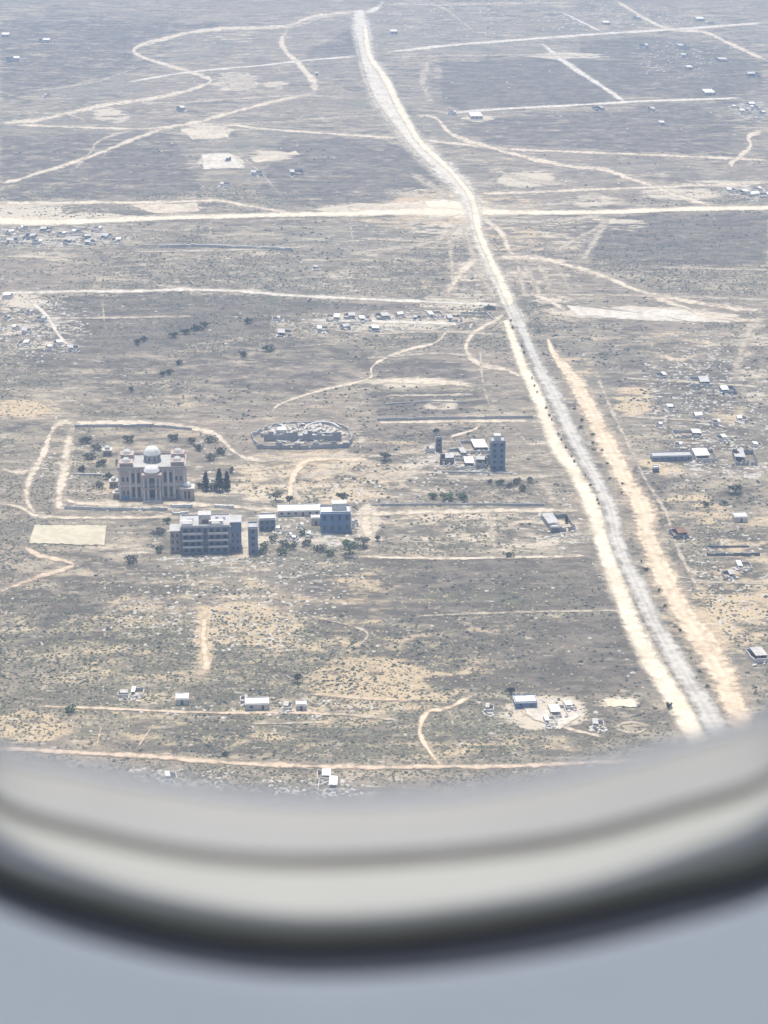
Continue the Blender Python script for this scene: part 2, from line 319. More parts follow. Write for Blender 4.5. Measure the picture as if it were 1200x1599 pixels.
CREAM = road_mat('cream_dirt', (.43, .36, .265), (.58, .495, .375), ragged=.85, soft=.42, strength=.92)
WHITE = road_mat('pale_gravel', (.46, .41, .33), (.61, .55, .455), soft=.40, ragged=.6, strength=.92)
SAND = road_mat('tan_sand', (.50, .395, .27), (.62, .50, .355), ragged=.7, soft=.42, ruts=(.46, .365, .255))
YSAND = road_mat('pale_yellow_sand', (.53, .45, .325), (.66, .57, .42), ragged=.42, soft=.40, ruts=(.58, .52, .42))
GREY = road_mat('worn_grey_gravel', (.33, .305, .262), (.46, .425, .365), ragged=.38, soft=.36, ruts=(.52, .485, .42))
FAINT = road_mat('faint_dirt', (.36, .305, .23), (.48, .415, .315), ragged=1.4, soft=.5, strength=.76)
PINK = road_mat('pinkish_dirt', (.44, .34, .24), (.57, .45, .325), ragged=.9, soft=.4, strength=.9)
PITCH_M = road_mat('pale_pitch_sand', (.42, .375, .27), (.50, .445, .325), ragged=.18, soft=.12)
layer = [0]
def road(name, pts, w, m, label, cat='track'):
    """pts: (x, y[, width]) picture points on the plain; w: width in picture pixels across the line"""
    P3 = [(q[0], q[1], q[2] if len(q) > 2 else w) for q in pts]
    C = catmull(P3); layer[0] += 1; z = .02 + .003 * layer[0]
    T = np.gradient(C[:, :2], axis=0); T /= np.maximum(1e-6, np.hypot(T[:, 0], T[:, 1])[:, None]); N = np.stack([-T[:, 1], T[:, 0]], 1)
    ks = (-1, -.72, -.4, 0, .4, .72, 1); vs_, e, ac = [], [], []
    ph = rng.uniform(0, 9)
    for i, (q, nn) in enumerate(zip(C, N)):
        wk = .35 if name != 'dirt_track' else 1.0; wig = 1 + wk * (.16 * math.sin(i * .23 + ph) + .10 * math.sin(i * .71 + 2 * ph)); tap = min(1.0, (min(i, len(C) - 1 - i) + .5) / 5) if name == 'dirt_track' else 1.0
        hw = q[2] * .5 * 1.32 * wig * (.84 if name == 'dirt_track' else 1.0)
        for k in ks:
            g = G(q[0] + nn[0] * hw * k, q[1] + nn[1] * hw * k, z); vs_.append(g); e.append((1.0 - abs(k) ** 1.5) * (.25 + .75 * tap)); ac.append(k)
        r = int(q[2] * .55) + 1; yy, xx = int(q[1]), int(q[0])
        RMASK[max(0, yy - r):max(0, yy + r), max(0, xx - r):max(0, xx + r)] = True
    n = len(ks); fs = [(i * n + k, (i + 1) * n + k, (i + 1) * n + k + 1, i * n + k + 1) for i in range(len(C) - 1) for k in range(n - 1)]
    b = MB().add(vs_, fs); o = b.build(name, m)
    up = o.data.polygons[0].normal.z
    if up < 0: o.data.flip_normals()
    o.data.attributes.new('edge', 'FLOAT', 'POINT').data.foreach_set('value', e)
    o.data.attributes.new('across', 'FLOAT', 'POINT').data.foreach_set('value', ac)
    return tag(o, label, cat, kind='structure')
def pad(name, poly, m, label, cat='clearing', fade=3.0):
    """bare levelled area with soft rim"""
    layer[0] += 1; z = .02 + .003 * layer[0]
    P = np.array(poly, float); c_ = P.mean(0); D = []
    for i in range(len(P)):
        a, b = P[i], P[(i + 1) % len(P)]; k_ = max(2, int(np.hypot(*(b - a)) / 5))
        D += [a + (b - a) * j / k_ for j in range(k_)]
    D = np.array(D); n = len(D); D += rng.normal(0, .5, D.shape)
    def grow(q, s_):
        d = q - c_; L = np.maximum(1, np.hypot(d[:, 0], d[:, 1] * 2.5))[:, None]; return q + d / L * s_ * np.array([1, .55])
    rings = [grow(D, fade), grow(D, -fade), c_ + (D - c_) * .5]
    vs_ = [G(q[0], q[1], z) for r in rings for q in r] + [G(c_[0], c_[1], z)]
    e = [0.0] * n + [1.0] * n + [1.0] * n + [1.0]
    fs = []
    for r in range(2):
        for k in range(n): k2 = (k + 1) % n; fs.append((r * n + k, r * n + k2, (r + 1) * n + k2, (r + 1) * n + k))
    for k in range(n): fs.append((2 * n + k, 2 * n + (k + 1) % n, 3 * n))
    o = MB().add(vs_, fs).build(name, m)
    if o.data.polygons[0].normal.z < 0: o.data.flip_normals()
    o.data.attributes.new('edge', 'FLOAT', 'POINT').data.foreach_set('value', e)
    o.data.attributes.new('across', 'FLOAT', 'POINT').data.foreach_set('value', [0.0] * len(e))
    x0, y0 = P.min(0).astype(int); x1, y1 = P.max(0).astype(int); RMASK[max(0, y0):y1, max(0, x0):x1] = True
    return tag(o, label, cat, kind='structure')

# far tracks first (they lie lowest), the highway last
T_ = 'dirt_track'
road(T_, [(0, 193), (60, 187), (105, 177), (165, 164), (230, 155), (280, 145), (318, 133), (330, 126), (318, 119), (290, 110), (250, 98), (220, 88), (209, 79), (222, 70), (260, 60), (300, 50), (350, 45), (450, 41), (475, 30), (510, 23), (560, 19)], 8, CREAM, 'cream dirt track with a sharp hairpin bend, far left of the highway')
road(T_, [(450, 41, 6), (446, 52, 9), (440, 65, 11), (447, 80, 12), (465, 98, 12), (480, 115, 13), (492, 133, 14), (490, 148, 12)], 10, CREAM, 'wide sandy track winding between the hairpin track and the highway')
road(T_, [(450, 42), (470, 38), (505, 27), (550, 22)], 6, FAINT, 'faint branch track joining the far end of the highway')
road(T_, [(0, 286), (30, 280), (60, 270), (110, 255), (160, 237), (215, 215), (260, 200), (310, 190), (360, 176), (430, 158), (470, 150), (490, 147)], 7, CREAM, 'long diagonal dirt track climbing from the far left')
road(T_, [(0, 174), (60, 176), (110, 180), (140, 190)], 3.5, FAINT, 'short pale track meeting the hairpin track at far left')
road(T_, [(40, 143), (90, 137), (130, 131), (160, 125), (215, 105)], 3.5, FAINT, 'thin faint track below the hairpin bend')
road(T_, [(200, 128), (300, 112), (410, 102), (470, 95), (556, 88)], 3.5, WHITE, 'thin straight pale track crossing under the winding sandy track')
road(T_, [(210, 160), (280, 160), (370, 154), (440, 150), (540, 151)], 4, FAINT, 'faint level track behind the diagonal track')
road(T_, [(30, 195), (215, 201), (300, 194), (360, 195), (400, 200), (450, 204), (550, 211), (640, 217), (720, 225), (800, 233), (900, 237), (1000, 241), (1200, 250)], 4.5, CREAM, 'long narrow track crossing the highway at a shallow angle')
road(T_, [(320, 195), (430, 190), (500, 185), (600, 180)], 3.2, FAINT, 'thin pale track leaving the bare clearings towards the highway')
road(T_, [(110, 270), (140, 240), (155, 220), (190, 207), (215, 200)], 6, FAINT, 'faint curved shortcut beside the diagonal track')
road(T_, [(360, 225), (385, 250), (410, 272), (435, 300)], 4, FAINT, 'faint path running down past the bright clearings')
road(T_, [(960, 0), (985, 15), (1010, 30), (1045, 45), (1100, 50), (1140, 68), (1200, 95)], 7, CREAM, 'curving track across the far right corner')
road(T_, [(600, 82), (700, 71), (800, 63), (950, 52), (1050, 46), (1200, 35)], 5, WHITE, 'farthest straight white track right of the highway')
road(T_, [(845, 67), (880, 95), (930, 128), (980, 161)], 9, WHITE, 'short wide white track slanting between two straight tracks')
road(T_, [(690, 178), (720, 175), (800, 169), (900, 164), (1000, 158), (1100, 155), (1160, 153)], 4.5, WHITE, 'straight pale track at the foot of the slanting white track')
road(T_, [(875, 18), (900, 30), (945, 52)], 4.5, WHITE, 'short spur above the farthest straight track')
road(T_, [(600, 90), (680, 87), (820, 86), (900, 87)], 3, FAINT, 'faint track leading to the yellow sandy strip')
road(T_, [(670, 90), (665, 110), (660, 125), (668, 150), (680, 165)], 14, FAINT, 'sandy gully track right of the far highway')
road(T_, [(650, 180), (680, 184), (700, 205), (725, 218), (760, 228), (800, 240), (850, 252), (900, 261), (940, 264), (980, 277), (1020, 291), (1060, 306), (1110, 321)], 8, CREAM, 'long cream track slanting from the highway to the right settlement')
road(T_, [(1200, 203), (1170, 212), (1172, 228), (1155, 245), (1142, 255), (1152, 268)], 10, CREAM, 'crooked sandy track at the right edge of the plain')
road(T_, [(600, 6), (700, 7), (800, 5), (900, 4)], 4.5, FAINT, 'track along the top of the plain right of the highway')
road(T_, [(660, 4), (695, 14), (740, 48)], 4, FAINT, 'faint spur dropping from the topmost track')
road(T_, [(600, 0), (590, 12), (575, 18), (556, 20)], 9, WHITE, 'broad pale junction at the far end of the highway')
road(T_, [(0, 317), (60, 317), (150, 316), (250, 316), (320, 313), (350, 314), (390, 322), (450, 331)], 6, CREAM, 'upper parallel track left of the main crossroads')
road(T_, [(745, 303), (800, 301), (900, 297), (1000, 293), (1080, 290), (1200, 285)], 5.5, CREAM, 'upper parallel track right of the main crossroads')
pad('sandy_clearing', [(205, 320), (308, 317), (312, 330), (240, 333)], CREAM, 'pale levelled clearing beside the crossroads track')
pad('sandy_clearing', [(315, 241), (362, 240), (384, 262), (318, 264)], WHITE, 'brightest square clearing below the diagonal track')
pad('sandy_clearing', [(280, 201), (352, 199), (358, 215), (300, 218)], CREAM, 'pale clearing touching the diagonal track')
pad('sandy_clearing', [(390, 246), (462, 236), (470, 242), (400, 254)], CREAM, 'thin pale clearing right of the brightest square clearing')
pad('sandy_clearing', [(345, 118), (388, 112), (402, 138), (362, 142)], FAINT, 'stony clearing inside the hairpin bend')
pad('sandy_clearing', [(885, 476), (950, 480), (1060, 484), (1145, 494), (1140, 504), (1000, 500), (900, 492)], WHITE, 'long white bare strip at the end of the right hand track')
pad('sandy_clearing', [(655, 316), (742, 306), (744, 338), (670, 342)], YSAND, 'cream crossroads apron where all the tracks meet', fade=5)
pad('sandy_clearing', [(545, 325), (660, 312), (672, 330), (560, 338)], CREAM, 'pale shoulder left of the crossroads apron')
road(T_, [(700, 358), (705, 400), (708, 460)], 9, FAINT, 'faint strip parallel to the left of the highway')
road(T_, [(722, 345), (735, 385), (752, 430), (778, 472)], 13, FAINT, 'pale strip close along the left side of the highway below the crossroads')
road(T_, [(745, 338), (800, 346), (880, 343), (950, 336)], 7, FAINT, 'dusty track leaving the crossroads just under the cross road at right')
road(T_, [(722, 345), (690, 372), (640, 385), (560, 392)], 7, FAINT, 'dusty track leaving the crossroads towards lower left')
road(T_, [(812, 405), (835, 440), (850, 478)], 10, FAINT, 'pale furrow close to the right side of the highway below the swinging track')
road(T_, [(600, 300), (660, 306), (735, 312)], 8, FAINT, 'dusty track entering the crossroads apron from upper left')
road(T_, [(742, 318), (800, 322), (870, 318), (940, 306)], 8, FAINT, 'dusty track leaving the crossroads apron to upper right')
road(T_, [(1020, 465), (1070, 480), (1100, 492), (1160, 500), (1200, 498)], 8, CREAM, 'cream track bordering the long white bare strip')
road(T_, [(385, 716), (430, 742), (462, 770), (470, 798)], 8, FAINT, 'dusty path from the palace lane down to the workshop lane')
road(T_, [(470, 745), (530, 738), (600, 745), (660, 738)], 8, FAINT, 'wandering dusty path through the ruined quarter')
road(T_, [(560, 712), (590, 735), (640, 762), (690, 775)], 7, FAINT, 'dusty path from the roofless hall towards the hedge row')
road(T_, [(690, 744), (760, 747), (840, 745), (880, 738)], 8, FAINT, 'bare dusty lane in front of the tall tower')
road(T_, [(846, 752), (862, 775), (868, 796)], 12, FAINT, 'sandy patch of lane by the highway below the tall tower')
road(T_, [(835, 403), (850, 430), (862, 458)], 11, FAINT, 'short grey furrow right of the highway, nearer one of two')
road(T_, [(862, 408), (880, 432), (892, 456)], 9, FAINT, 'short grey furrow right of the highway, farther one of two')
road(T_, [(955, 345), (925, 360), (880, 385), (868, 398)], 8, FAINT, 'slanting pale furrow below the cross road at right')
road(T_, [(600, 360), (660, 345), (710, 338)], 8, FAINT, 'dusty path curving up to the crossroads from the left')
road(T_, [(760, 262), (800, 275), (850, 285), (900, 285)], 9, FAINT, 'dusty path right of the highway above the crossroads')
road(T_, [(640, 270), (690, 300), (705, 315)], 12, FAINT, 'dusty shoulder at the left of the highway above the crossroads')
road(T_, [(755, 408), (742, 406), (728, 418), (710, 440), (697, 466)], 13, CREAM, 'sandy side loop left of the highway')
road(T_, [(745, 336), (762, 346), (785, 365), (795, 390), (806, 403)], 10, CREAM, 'sandy track swinging right below the crossroads')
road(T_, [(806, 403), (815, 440), (822, 465)], 10, FAINT, 'faint strip continuing below the swinging track')
road(T_, [(775, 402), (840, 403), (890, 415), (940, 430), (1000, 455), (1050, 465), (1100, 475), (1190, 486)], 8.5, CREAM, 'long tan track curving away to the right')
road(T_, [(950, 336), (940, 355), (915, 400), (905, 415)], 13, FAINT, 'grey strip falling from the crossroads road on the right')
road(T_, [(830, 458), (860, 470), (885, 486)], 7, CREAM, 'short link to the white bare strip')
road(T_, [(1195, 490), (1170, 520), (1155, 560), (1150, 590)], 14, FAINT, 'pale strip at the right edge below the long tan track')
road(T_, [(800, 462), (900, 460), (1020, 462), (1200, 468)], 4, FAINT, 'thin level track right of the highway')
road(T_, [(1050, 418), (1200, 422)], 3, FAINT, 'thin boundary line in the dark field')
road(T_, [(0, 457, 6), (50, 457), (130, 455), (200, 455), (260, 453), (300, 452), (380, 455), (450, 461), (550, 466), (690, 472), (785, 476)], 6, WHITE, 'straight white track reaching the highway from the left edge')
road(T_, [(40, 462), (75, 495), (90, 520), (115, 548)], 7, WHITE, 'short white track through the rubble hamlet')
road(T_, [(792, 488), (765, 505), (740, 520), (728, 540), (735, 558), (755, 570), (790, 577), (822, 592)], 9, CREAM, 'sandy loop bowed to the left of the highway')
road(T_, [(703, 512), (680, 535), (640, 545), (600, 560), (580, 575), (575, 592), (500, 610), (440, 630), (425, 642)], 5, CREAM, 'thin winding path left of the sandy loop')
road(T_, [(565, 597), (640, 595), (690, 597), (742, 601)], 11, CREAM, 'bright dusty strip beside the winding path')
road(T_, [(560, 522), (680, 518), (780, 522)], 4, FAINT, 'faint level track under the long ruin')
road(T_, [(480, 500), (560, 501), (690, 505), (720, 506)], 6, WHITE, 'pale yard strip along the long ruin')
road(T_, [(700, 683), (740, 671), (757, 656)], 5, CREAM, 'short curved path behind the tall grey tower')
road(T_, [(590, 660), (700, 658), (830, 657)], 5, CREAM, 'narrow lane behind the long boundary wall')
road(T_, [(110, 663), (140, 660), (240, 661), (310, 670), (340, 681), (360, 700), (385, 715), (430, 720)], 9, CREAM, 'cream lane along the back of the palace grounds')
road(T_, [(60, 806), (44, 785), (42, 765), (50, 740), (68, 710), (78, 680), (92, 662), (120, 658)], 12, CREAM, 'outer lane left of the palace grounds')
road(T_, [(96, 800), (92, 780), (100, 740), (106, 700), (113, 667)], 18, CREAM, 'wide sandy lane just left of the palace')
road(T_, [(55, 620), (84, 640), (88, 662)], 6, FAINT, 'faint path from the fields to the outer lane')
road(T_, [(0, 731), (30, 738), (52, 735)], 9, CREAM, 'short side lane left of the palace')
road(T_, [(0, 785), (35, 793), (60, 806), (130, 808), (240, 808), (270, 806)], 6, CREAM, 'lane in front of the palace wall')
road(T_, [(96, 778), (130, 786), (220, 787), (300, 787), (420, 795), (480, 801), (560, 803), (640, 800), (760, 797), (860, 797), (912, 796)], 8, CREAM, 'straight lane from the palace to the highway')
road(T_, [(0, 923), (40, 908), (80, 895), (115, 882), (92, 874), (60, 866), (35, 853)], 8, PINK, 'bent sandy track at the left edge in front')
road(T_, [(575, 716), (500, 715), (470, 727), (456, 750), (452, 790)], 12, SAND, 'sandy path through the ruined quarter')
road(T_, [(400, 722), (470, 712), (560, 712), (640, 706), (690, 690)], 7, FAINT, 'dusty path between the roofless hall and the rubble')
road(T_, [(572, 795), (573, 820), (578, 868)], 20, CREAM, 'sandy drive beside the dark workshop')
road(T_, [(765, 800), (768, 830), (775, 868)], 10, FAINT, 'faint path across the tan field')
road(T_, [(540, 868), (600, 870), (700, 872), (800, 870), (922, 868)], 5, CREAM, 'thin pale boundary track below the tan field')
road(T_, [(650, 962), (800, 956), (965, 953)], 3.5, FAINT, 'thin pale line across the dark field')
road(T_, [(60, 1103), (140, 1105), (250, 1110), (350, 1113), (480, 1113), (600, 1120)], 4.5, PINK, 'narrow track past the white farmhouses')
road(T_, [(480, 1083), (560, 1090), (640, 1094)], 4, PINK, 'faint track through the orange sand')
road(T_, [(740, 1085), (700, 1105), (668, 1112), (656, 1140), (666, 1165), (688, 1195)], 9, SAND, 'forked sandy path dropping to the front track')
road(T_, [(664, 1100), (700, 1110), (708, 1135)], 5, FAINT, 'small side path curling off the forked path')
road(T_, [(150, 1172), (158, 1135)], 4, PINK, 'short path left of the front track')
road(T_, [(212, 1172), (235, 1138)], 4, PINK, 'second short path rising from the front track')
road(T_, [(322, 955), (318, 1000), (323, 1040), (308, 1052)], 14, SAND, 'broken sandy strip through the front scrub')
road(T_, [(815, 1112), (880, 1135), (945, 1152)], 7, CREAM, 'diagonal track leaving the white rubble pad')
road('ring_track', [(962, 1136), (972, 1130), (990, 1128), (1004, 1132), (1007, 1139), (996, 1144), (978, 1143), (965, 1139), (962, 1135)], 3.6, FAINT, 'small ring shaped pale track near the highway', 'track')
road(T_, [(-20, 1169), (40, 1170), (110, 1175), (220, 1180), (340, 1190), (480, 1196), (580, 1198), (700, 1197), (780, 1197), (900, 1192), (1020, 1188), (1220, 1184)], 8, PINK, 'pinkish track along the bottom of the view')
for q, lb in (([(330, 342), (328, 376)], 'faint path dropping from the cross road at left'), ([(545, 338), (553, 386)], 'faint path dropping from the middle of the cross road'), ([(210, 393), (330, 391), (480, 386)], 'faint bund under the long straight wall'),
    ([(560, 372), (640, 376), (705, 380)], 'faint line left of the faint parallel strip'), ([(600, 618), (740, 616)], 'faint bund below the bright dusty strip'), ([(570, 560), (680, 552), (745, 556)], 'faint bund above the bright dusty strip'), ([(160, 470), (165, 515)], 'faint line across the dark left field'), ([(90, 497), (300, 494)], 'faint bund in the dark left field'),
    ([(970, 590), (1100, 598), (1190, 604)], 'faint bund across the grey right field'), ([(970, 650), (1060, 655), (1150, 660)], 'pale bund under the orange sand patch'), ([(975, 875), (1085, 905), (1200, 912)], 'pale line through the sandy right edge'), ([(1075, 910), (1200, 908)], 'straight pale line at the right edge above the sand'), ([(750, 545), (755, 600), (770, 650)], 'broken pale strip below the sandy loop'),
    ([(0, 400), (60, 402), (140, 401)], 'pale strip under the rubble hamlet'), ([(480, 960), (570, 985), (560, 1010)], 'pale edge of the dark triangular field'), ([(470, 1090), (500, 1110), (620, 1124)], 'tan line through the front scrub'), ([(395, 1130), (520, 1128)], 'faint pinkish plough line near the front track')):
    road(T_, q, 4, FAINT, lb)
pad('sand_pitch', [(55, 820), (167, 820), (163, 851), (45, 848)], PITCH_M, 'pale rectangular sand pitch in front of the palace lane', 'pitch', 1.5)
pad('sandy_clearing', [(810, 1098), (860, 1108), (890, 1104), (905, 1118), (875, 1138), (830, 1122)], WHITE, 'white rubble pad beside the blue walled house')
pad('sandy_clearing', [(942, 1091), (990, 1093), (995, 1104), (948, 1103)], YSAND, 'cream bare patch near the ring track')
road('crossroad', [(-30, 342, 20), (0, 344, 16), (60, 347, 12), (150, 345, 10), (260, 340, 8), (350, 338, 8), (450, 335, 8), (540, 334, 9), (620, 331, 12), (680, 331, 16), (740, 331, 12), (850, 332, 8), (950, 331, 8), (1050, 327, 8), (1230, 324, 8)], 10, YSAND, 'bright cream cross road running the full width of the plain', 'road')
road('sand_track', [(856, 530, 6), (864, 550, 10), (886, 580, 22), (902, 604, 28), (922, 640, 31), (942, 680, 35), (963, 720, 35), (984, 760, 33), (1006, 798, 38), (1011, 840, 38), (1028, 880, 40), (1047, 918, 38), (1066, 955, 40), (1097, 1000, 48), (1127, 1050, 48), (1147, 1100, 46), (1168, 1160, 46)], 36, SAND, 'broad tan sand track following the right side of the highway', 'track')
road('ditch_track', [(930, 580), (955, 640), (985, 700), (1010, 752), (1040, 800), (1056, 850), (1075, 890), (1092, 922)], 6, FAINT, 'narrow grey service track right of the sand track', 'track')
road('highway', [(560, 16, 20), (565, 45, 32), (573, 90, 30), (584, 112, 36), (592, 135, 42), (603, 160, 42), (623, 190, 38), (645, 220, 34), (676, 250, 36), (704, 275, 36), (728, 300, 32), (740, 330, 26), (752, 380, 24), (772, 425, 24), (795, 470, 26), (812, 508, 24)], 30, WHITE, 'broad pale upper stretch of the unfinished highway beyond the crossroads', 'road')
road('highway', [(570, 40, 9), (577, 85, 11), (595, 112, 12), (609, 135, 13), (620, 160, 13), (637, 190, 13), (655, 220, 11), (692, 255, 9), (716, 280, 10), (738, 312, 12), (748, 360, 13), (764, 400, 13), (783, 440, 14), (800, 478, 15)], 12, YSAND, 'cream dirt lane along the upper highway', 'road')
road('highway', [(556, 60, 5), (564, 105, 7), (572, 130, 8), (586, 160, 8), (612, 195, 8), (640, 230, 8), (672, 262, 8)], 9, FAINT, 'worn dull strip on the upper highway', 'road')
road('highway', [(790, 500, 10), (805, 540, 17), (820, 580, 18), (840, 620, 23), (854, 660, 25), (871, 700, 24), (888, 722, 24), (910, 760, 27), (928, 800, 29), (939, 840, 29), (952, 880, 29), (967, 918, 30), (992, 985, 34), (1018, 1035, 35), (1048, 1082, 36), (1076, 1130, 38), (1103, 1180, 40)], 32, YSAND, 'cream left carriageway of the unfinished highway', 'road')
road('highway', [(798, 475, 14), (810, 500, 16), (827, 540, 17), (845, 580, 20), (867, 620, 25), (885, 660, 25), (901, 692, 23), (916, 722, 23), (938, 760, 23), (955, 800, 25), (963, 840, 26), (979, 880, 26), (998, 918, 28), (1022, 970, 30), (1050, 1020, 30), (1075, 1062, 32), (1103, 1108, 36), (1139, 1170, 40)], 32, GREY, 'grey gravel right carriageway of the unfinished highway', 'road')

# ------------------------------------------------------------------ buildings
YAW = R(4.0)
BOXES = []
def claim(px, py, wpx, hpx): BOXES.append((px - wpx / 2 - 4, px + wpx / 2 + 4, py - hpx - 6, py + 4))
def slab_roof(par, W, D, Hh, m, over=.25, name='roof'):
    return MB().box(-W / 2 - over, W / 2 + over, -over, D + over, Hh, Hh + .28).build(name, m, par)
def panes(par, holes, W, y, m=None, name='window'):
    """one window (frame > pane) in each opening of a front wall"""
    for a, b, c_, d in holes:
        w = MB()
        x0, x1 = a - W / 2, b - W / 2; f = .09
        w.box(x0 + .003, x0 + f, y, y + .1, c_ + .003, d - .003).box(x1 - f, x1 - .003, y, y + .1, c_ + .003, d - .003)
        w.box(x0 + f, x1 - f, y, y + .1, c_ + .003, c_ + f).box(x0 + f, x1 - f, y, y + .1, d - f, d - .003)
        o = w.build(name, M['frame'], par)
        MB().box(x0 + f, x1 - f, y + .04, y + .06, c_ + f, d - f).build('pane', m or M['glass'], o)
def shell(par, W, D, Hh, m, front=(), side=(), t_=.3, win=True):
    MB().grid_wall(W, Hh, t_, list(front), x0=-W / 2).build('wall', m, par)
    MB().grid_wall(W, Hh, t_, [], x0=-W / 2, y0=D - t_).build('wall', m, par)
    MB().grid_wall(D - 2 * t_, Hh, t_, list(side), x0=-W / 2, y0=t_, axis='y').build('wall', m, par)
    MB().grid_wall(D - 2 * t_, Hh, t_, list(side), x0=W / 2 - t_, y0=t_, axis='y').build('wall', m, par)
    if win: panes(par, front, W, t_ * .6)

def size(px, py, wpx, hpx):
    k = mpp(px, py); return wpx * k, hpx * k / math.cos(dep(py))
def house(px, py, wpx, hpx, label, group=None, wall='white_plaster', roof='white_roof', name='house', cat='house', deep=.8, rz=None, blueroof=None, tank=False):
    W, Hh = size(px, py, wpx, hpx); far = py < 330; Hh = max(2.4, Hh * (.5 if far else .85)); W *= .72 if far else 1; roof = random.choice(['pale_roof', 'white_roof', 'pale_roof']) if far and roof == 'white_roof' and 'white' not in label else roof; D = W * 2.1 if far else (max(3.0, W * deep * 1.25) if W < 9 else max(6.0, min(W * deep * 1.25, 14)))
    e = empty(name, G(px, py), YAW if rz is None else rz, label, cat, group)
    holes = []; n = max(1, int(W / 3.2)); zt = min(Hh - .4, 2.2)
    for k in range(n):
        xc = W * (k + .5) / n
        holes.append((xc - .5, xc + .5, .0 if k == n // 2 else .9, zt) if k == n // 2 else (xc - .6, xc + .6, .95, zt))
    win = [h for h in holes if h[2] > .5]; dr = [h for h in holes if h[2] <= .5]
    MB().grid_wall(W, Hh, .3, holes, x0=-W / 2).build('wall', M[wall], e)
    MB().grid_wall(W, Hh, .3, [], x0=-W / 2, y0=D - .3).build('wall', M[wall], e)
    for x in (-W / 2, W / 2 - .3): MB().grid_wall(D - .6, Hh, .3, [], x0=x, y0=.3, axis='y').build('wall', M[wall], e)
    panes(e, win, W, .15)
    for a, b, c_, d in dr: MB().box(a - W / 2 + .02, b - W / 2 - .02, .12, .2, 0.01, d - .02).build('door', M['rust'], e)
    slab_roof(e, W, D, Hh, M[roof])
    p_ = MB(); z = Hh + .28
    p_.box(-W / 2, W / 2, 0, .18, z, z + .35).box(-W / 2, W / 2, D - .18, D, z, z + .35).box(-W / 2, -W / 2 + .18, .18, D - .18, z, z + .35).box(W / 2 - .18, W / 2, .18, D - .18, z, z + .35)
    p_.build('parapet', M[wall], e)
    if tank: MB().lathe([(.6, z), (.6, z + 1.1), (.35, z + 1.35)], 10, W * .25, D * .6).build('water_tank', M['tank'], e)
    claim(px, py, wpx, hpx + 6); return e
def rubble_mb(n, rx, ry, hgt, smin, smax, seed=None):
    b = MB()
    for _ in range(n):
        a = random.uniform(0, 6.283); r = random.random() ** .7; x, y = rx * r * math.cos(a), ry * r * math.sin(a)
        z = hgt * (1 - r) * random.random(); s = random.uniform(smin, smax); q = random.uniform(0, 3); ca, sa = math.cos(q), math.sin(q); tz = random.uniform(-.4, .4)
        w, d, h_ = s, s * random.uniform(.5, 1), s * random.uniform(.15, .6)
        b.box(-w, w, -d, d, 0, h_, tilt=lambda v, x=x, y=y, z=z, ca=ca, sa=sa, tz=tz: (x + v[0] * ca - v[1] * sa, y + v[0] * sa + v[1] * ca, max(0.0, z + v[2] + v[0] * tz)))
    return b
def ruin(px, py, wpx, hpx, label, group=None, wall='pale_plaster', roof='roof_screed', name='ruined_house', cat='ruin', roofed=.5, deep=.9):
    W, Hh = size(px, py, wpx, hpx); Hh = max(1.8, Hh * .7); D = max(4.0, min(W * deep * 1.5, 18))
    e = empty(name, G(px, py), YAW + R(random.uniform(-8, 8)), label, cat, group)
    n = max(3, int(W / 1.3)); rag = lambda k, lo=.45: [max(.6, Hh * random.uniform(lo, 1.0)) for _ in range(k)]
    ht = min(Hh * .6, 2.1)
    holes = [(W * .2, W * .2 + 1.1, .8, ht), (W * .62, W * .62 + 1.0, .0, ht)] if W > 4 else [(W * .4, W * .4 + .9, .0, ht)]
    nd = max(2, int(D / 1.5))
    full = [Hh] * n if random.random() < roofed else rag(n)
    MB().grid_wall(W, Hh, .3, holes, x0=-W / 2, tops=full).build('wall', M[wall], e)
    MB().grid_wall(W, Hh, .3, [], x0=-W / 2, y0=D - .3, tops=rag(n, .7)).build('wall', M[wall], e)
    MB().grid_wall(D - .6, Hh, .3, [], x0=-W / 2, y0=.3, axis='y', tops=rag(nd, .6)).build('wall', M[wall], e)
    MB().grid_wall(D - .6, Hh, .3, [], x0=W / 2 - .3, y0=.3, axis='y', tops=rag(nd)).build('wall', M[wall], e)
    f = random.uniform(.3, .8); tl = random.uniform(-.05, .12); s_ = random.choice((-1, 1))
    x0, x1 = (-W / 2, -W / 2 + W * f) if s_ < 0 else (W / 2 - W * f, W / 2)
    MB().box(x0, x1, D * .25, D, Hh, Hh + .25, tilt=lambda v: (v[0], v[1], v[2] - tl * abs(v[0] - (x0 if s_ < 0 else x1)))).build('roof_slab', M[roof], e)
    o = rubble_mb(34, W * .75, D * .55, .9, .25, 1.0).build('rubble', M['rubble'], e); o.location = (W * .15 * s_, D * .1, 0); o['kind'] = 'stuff'
    claim(px, py, wpx, hpx + 6); return e

def worn(px, py, wpx, hpx, label, group=None, wall='white_plaster', roof='pale_roof', name='house', cat='house', deep=1.1, **k_):
    return ruin(px, py, wpx, hpx * 1.15, label, group, wall, roof, name, cat, roofed=.75, deep=deep)
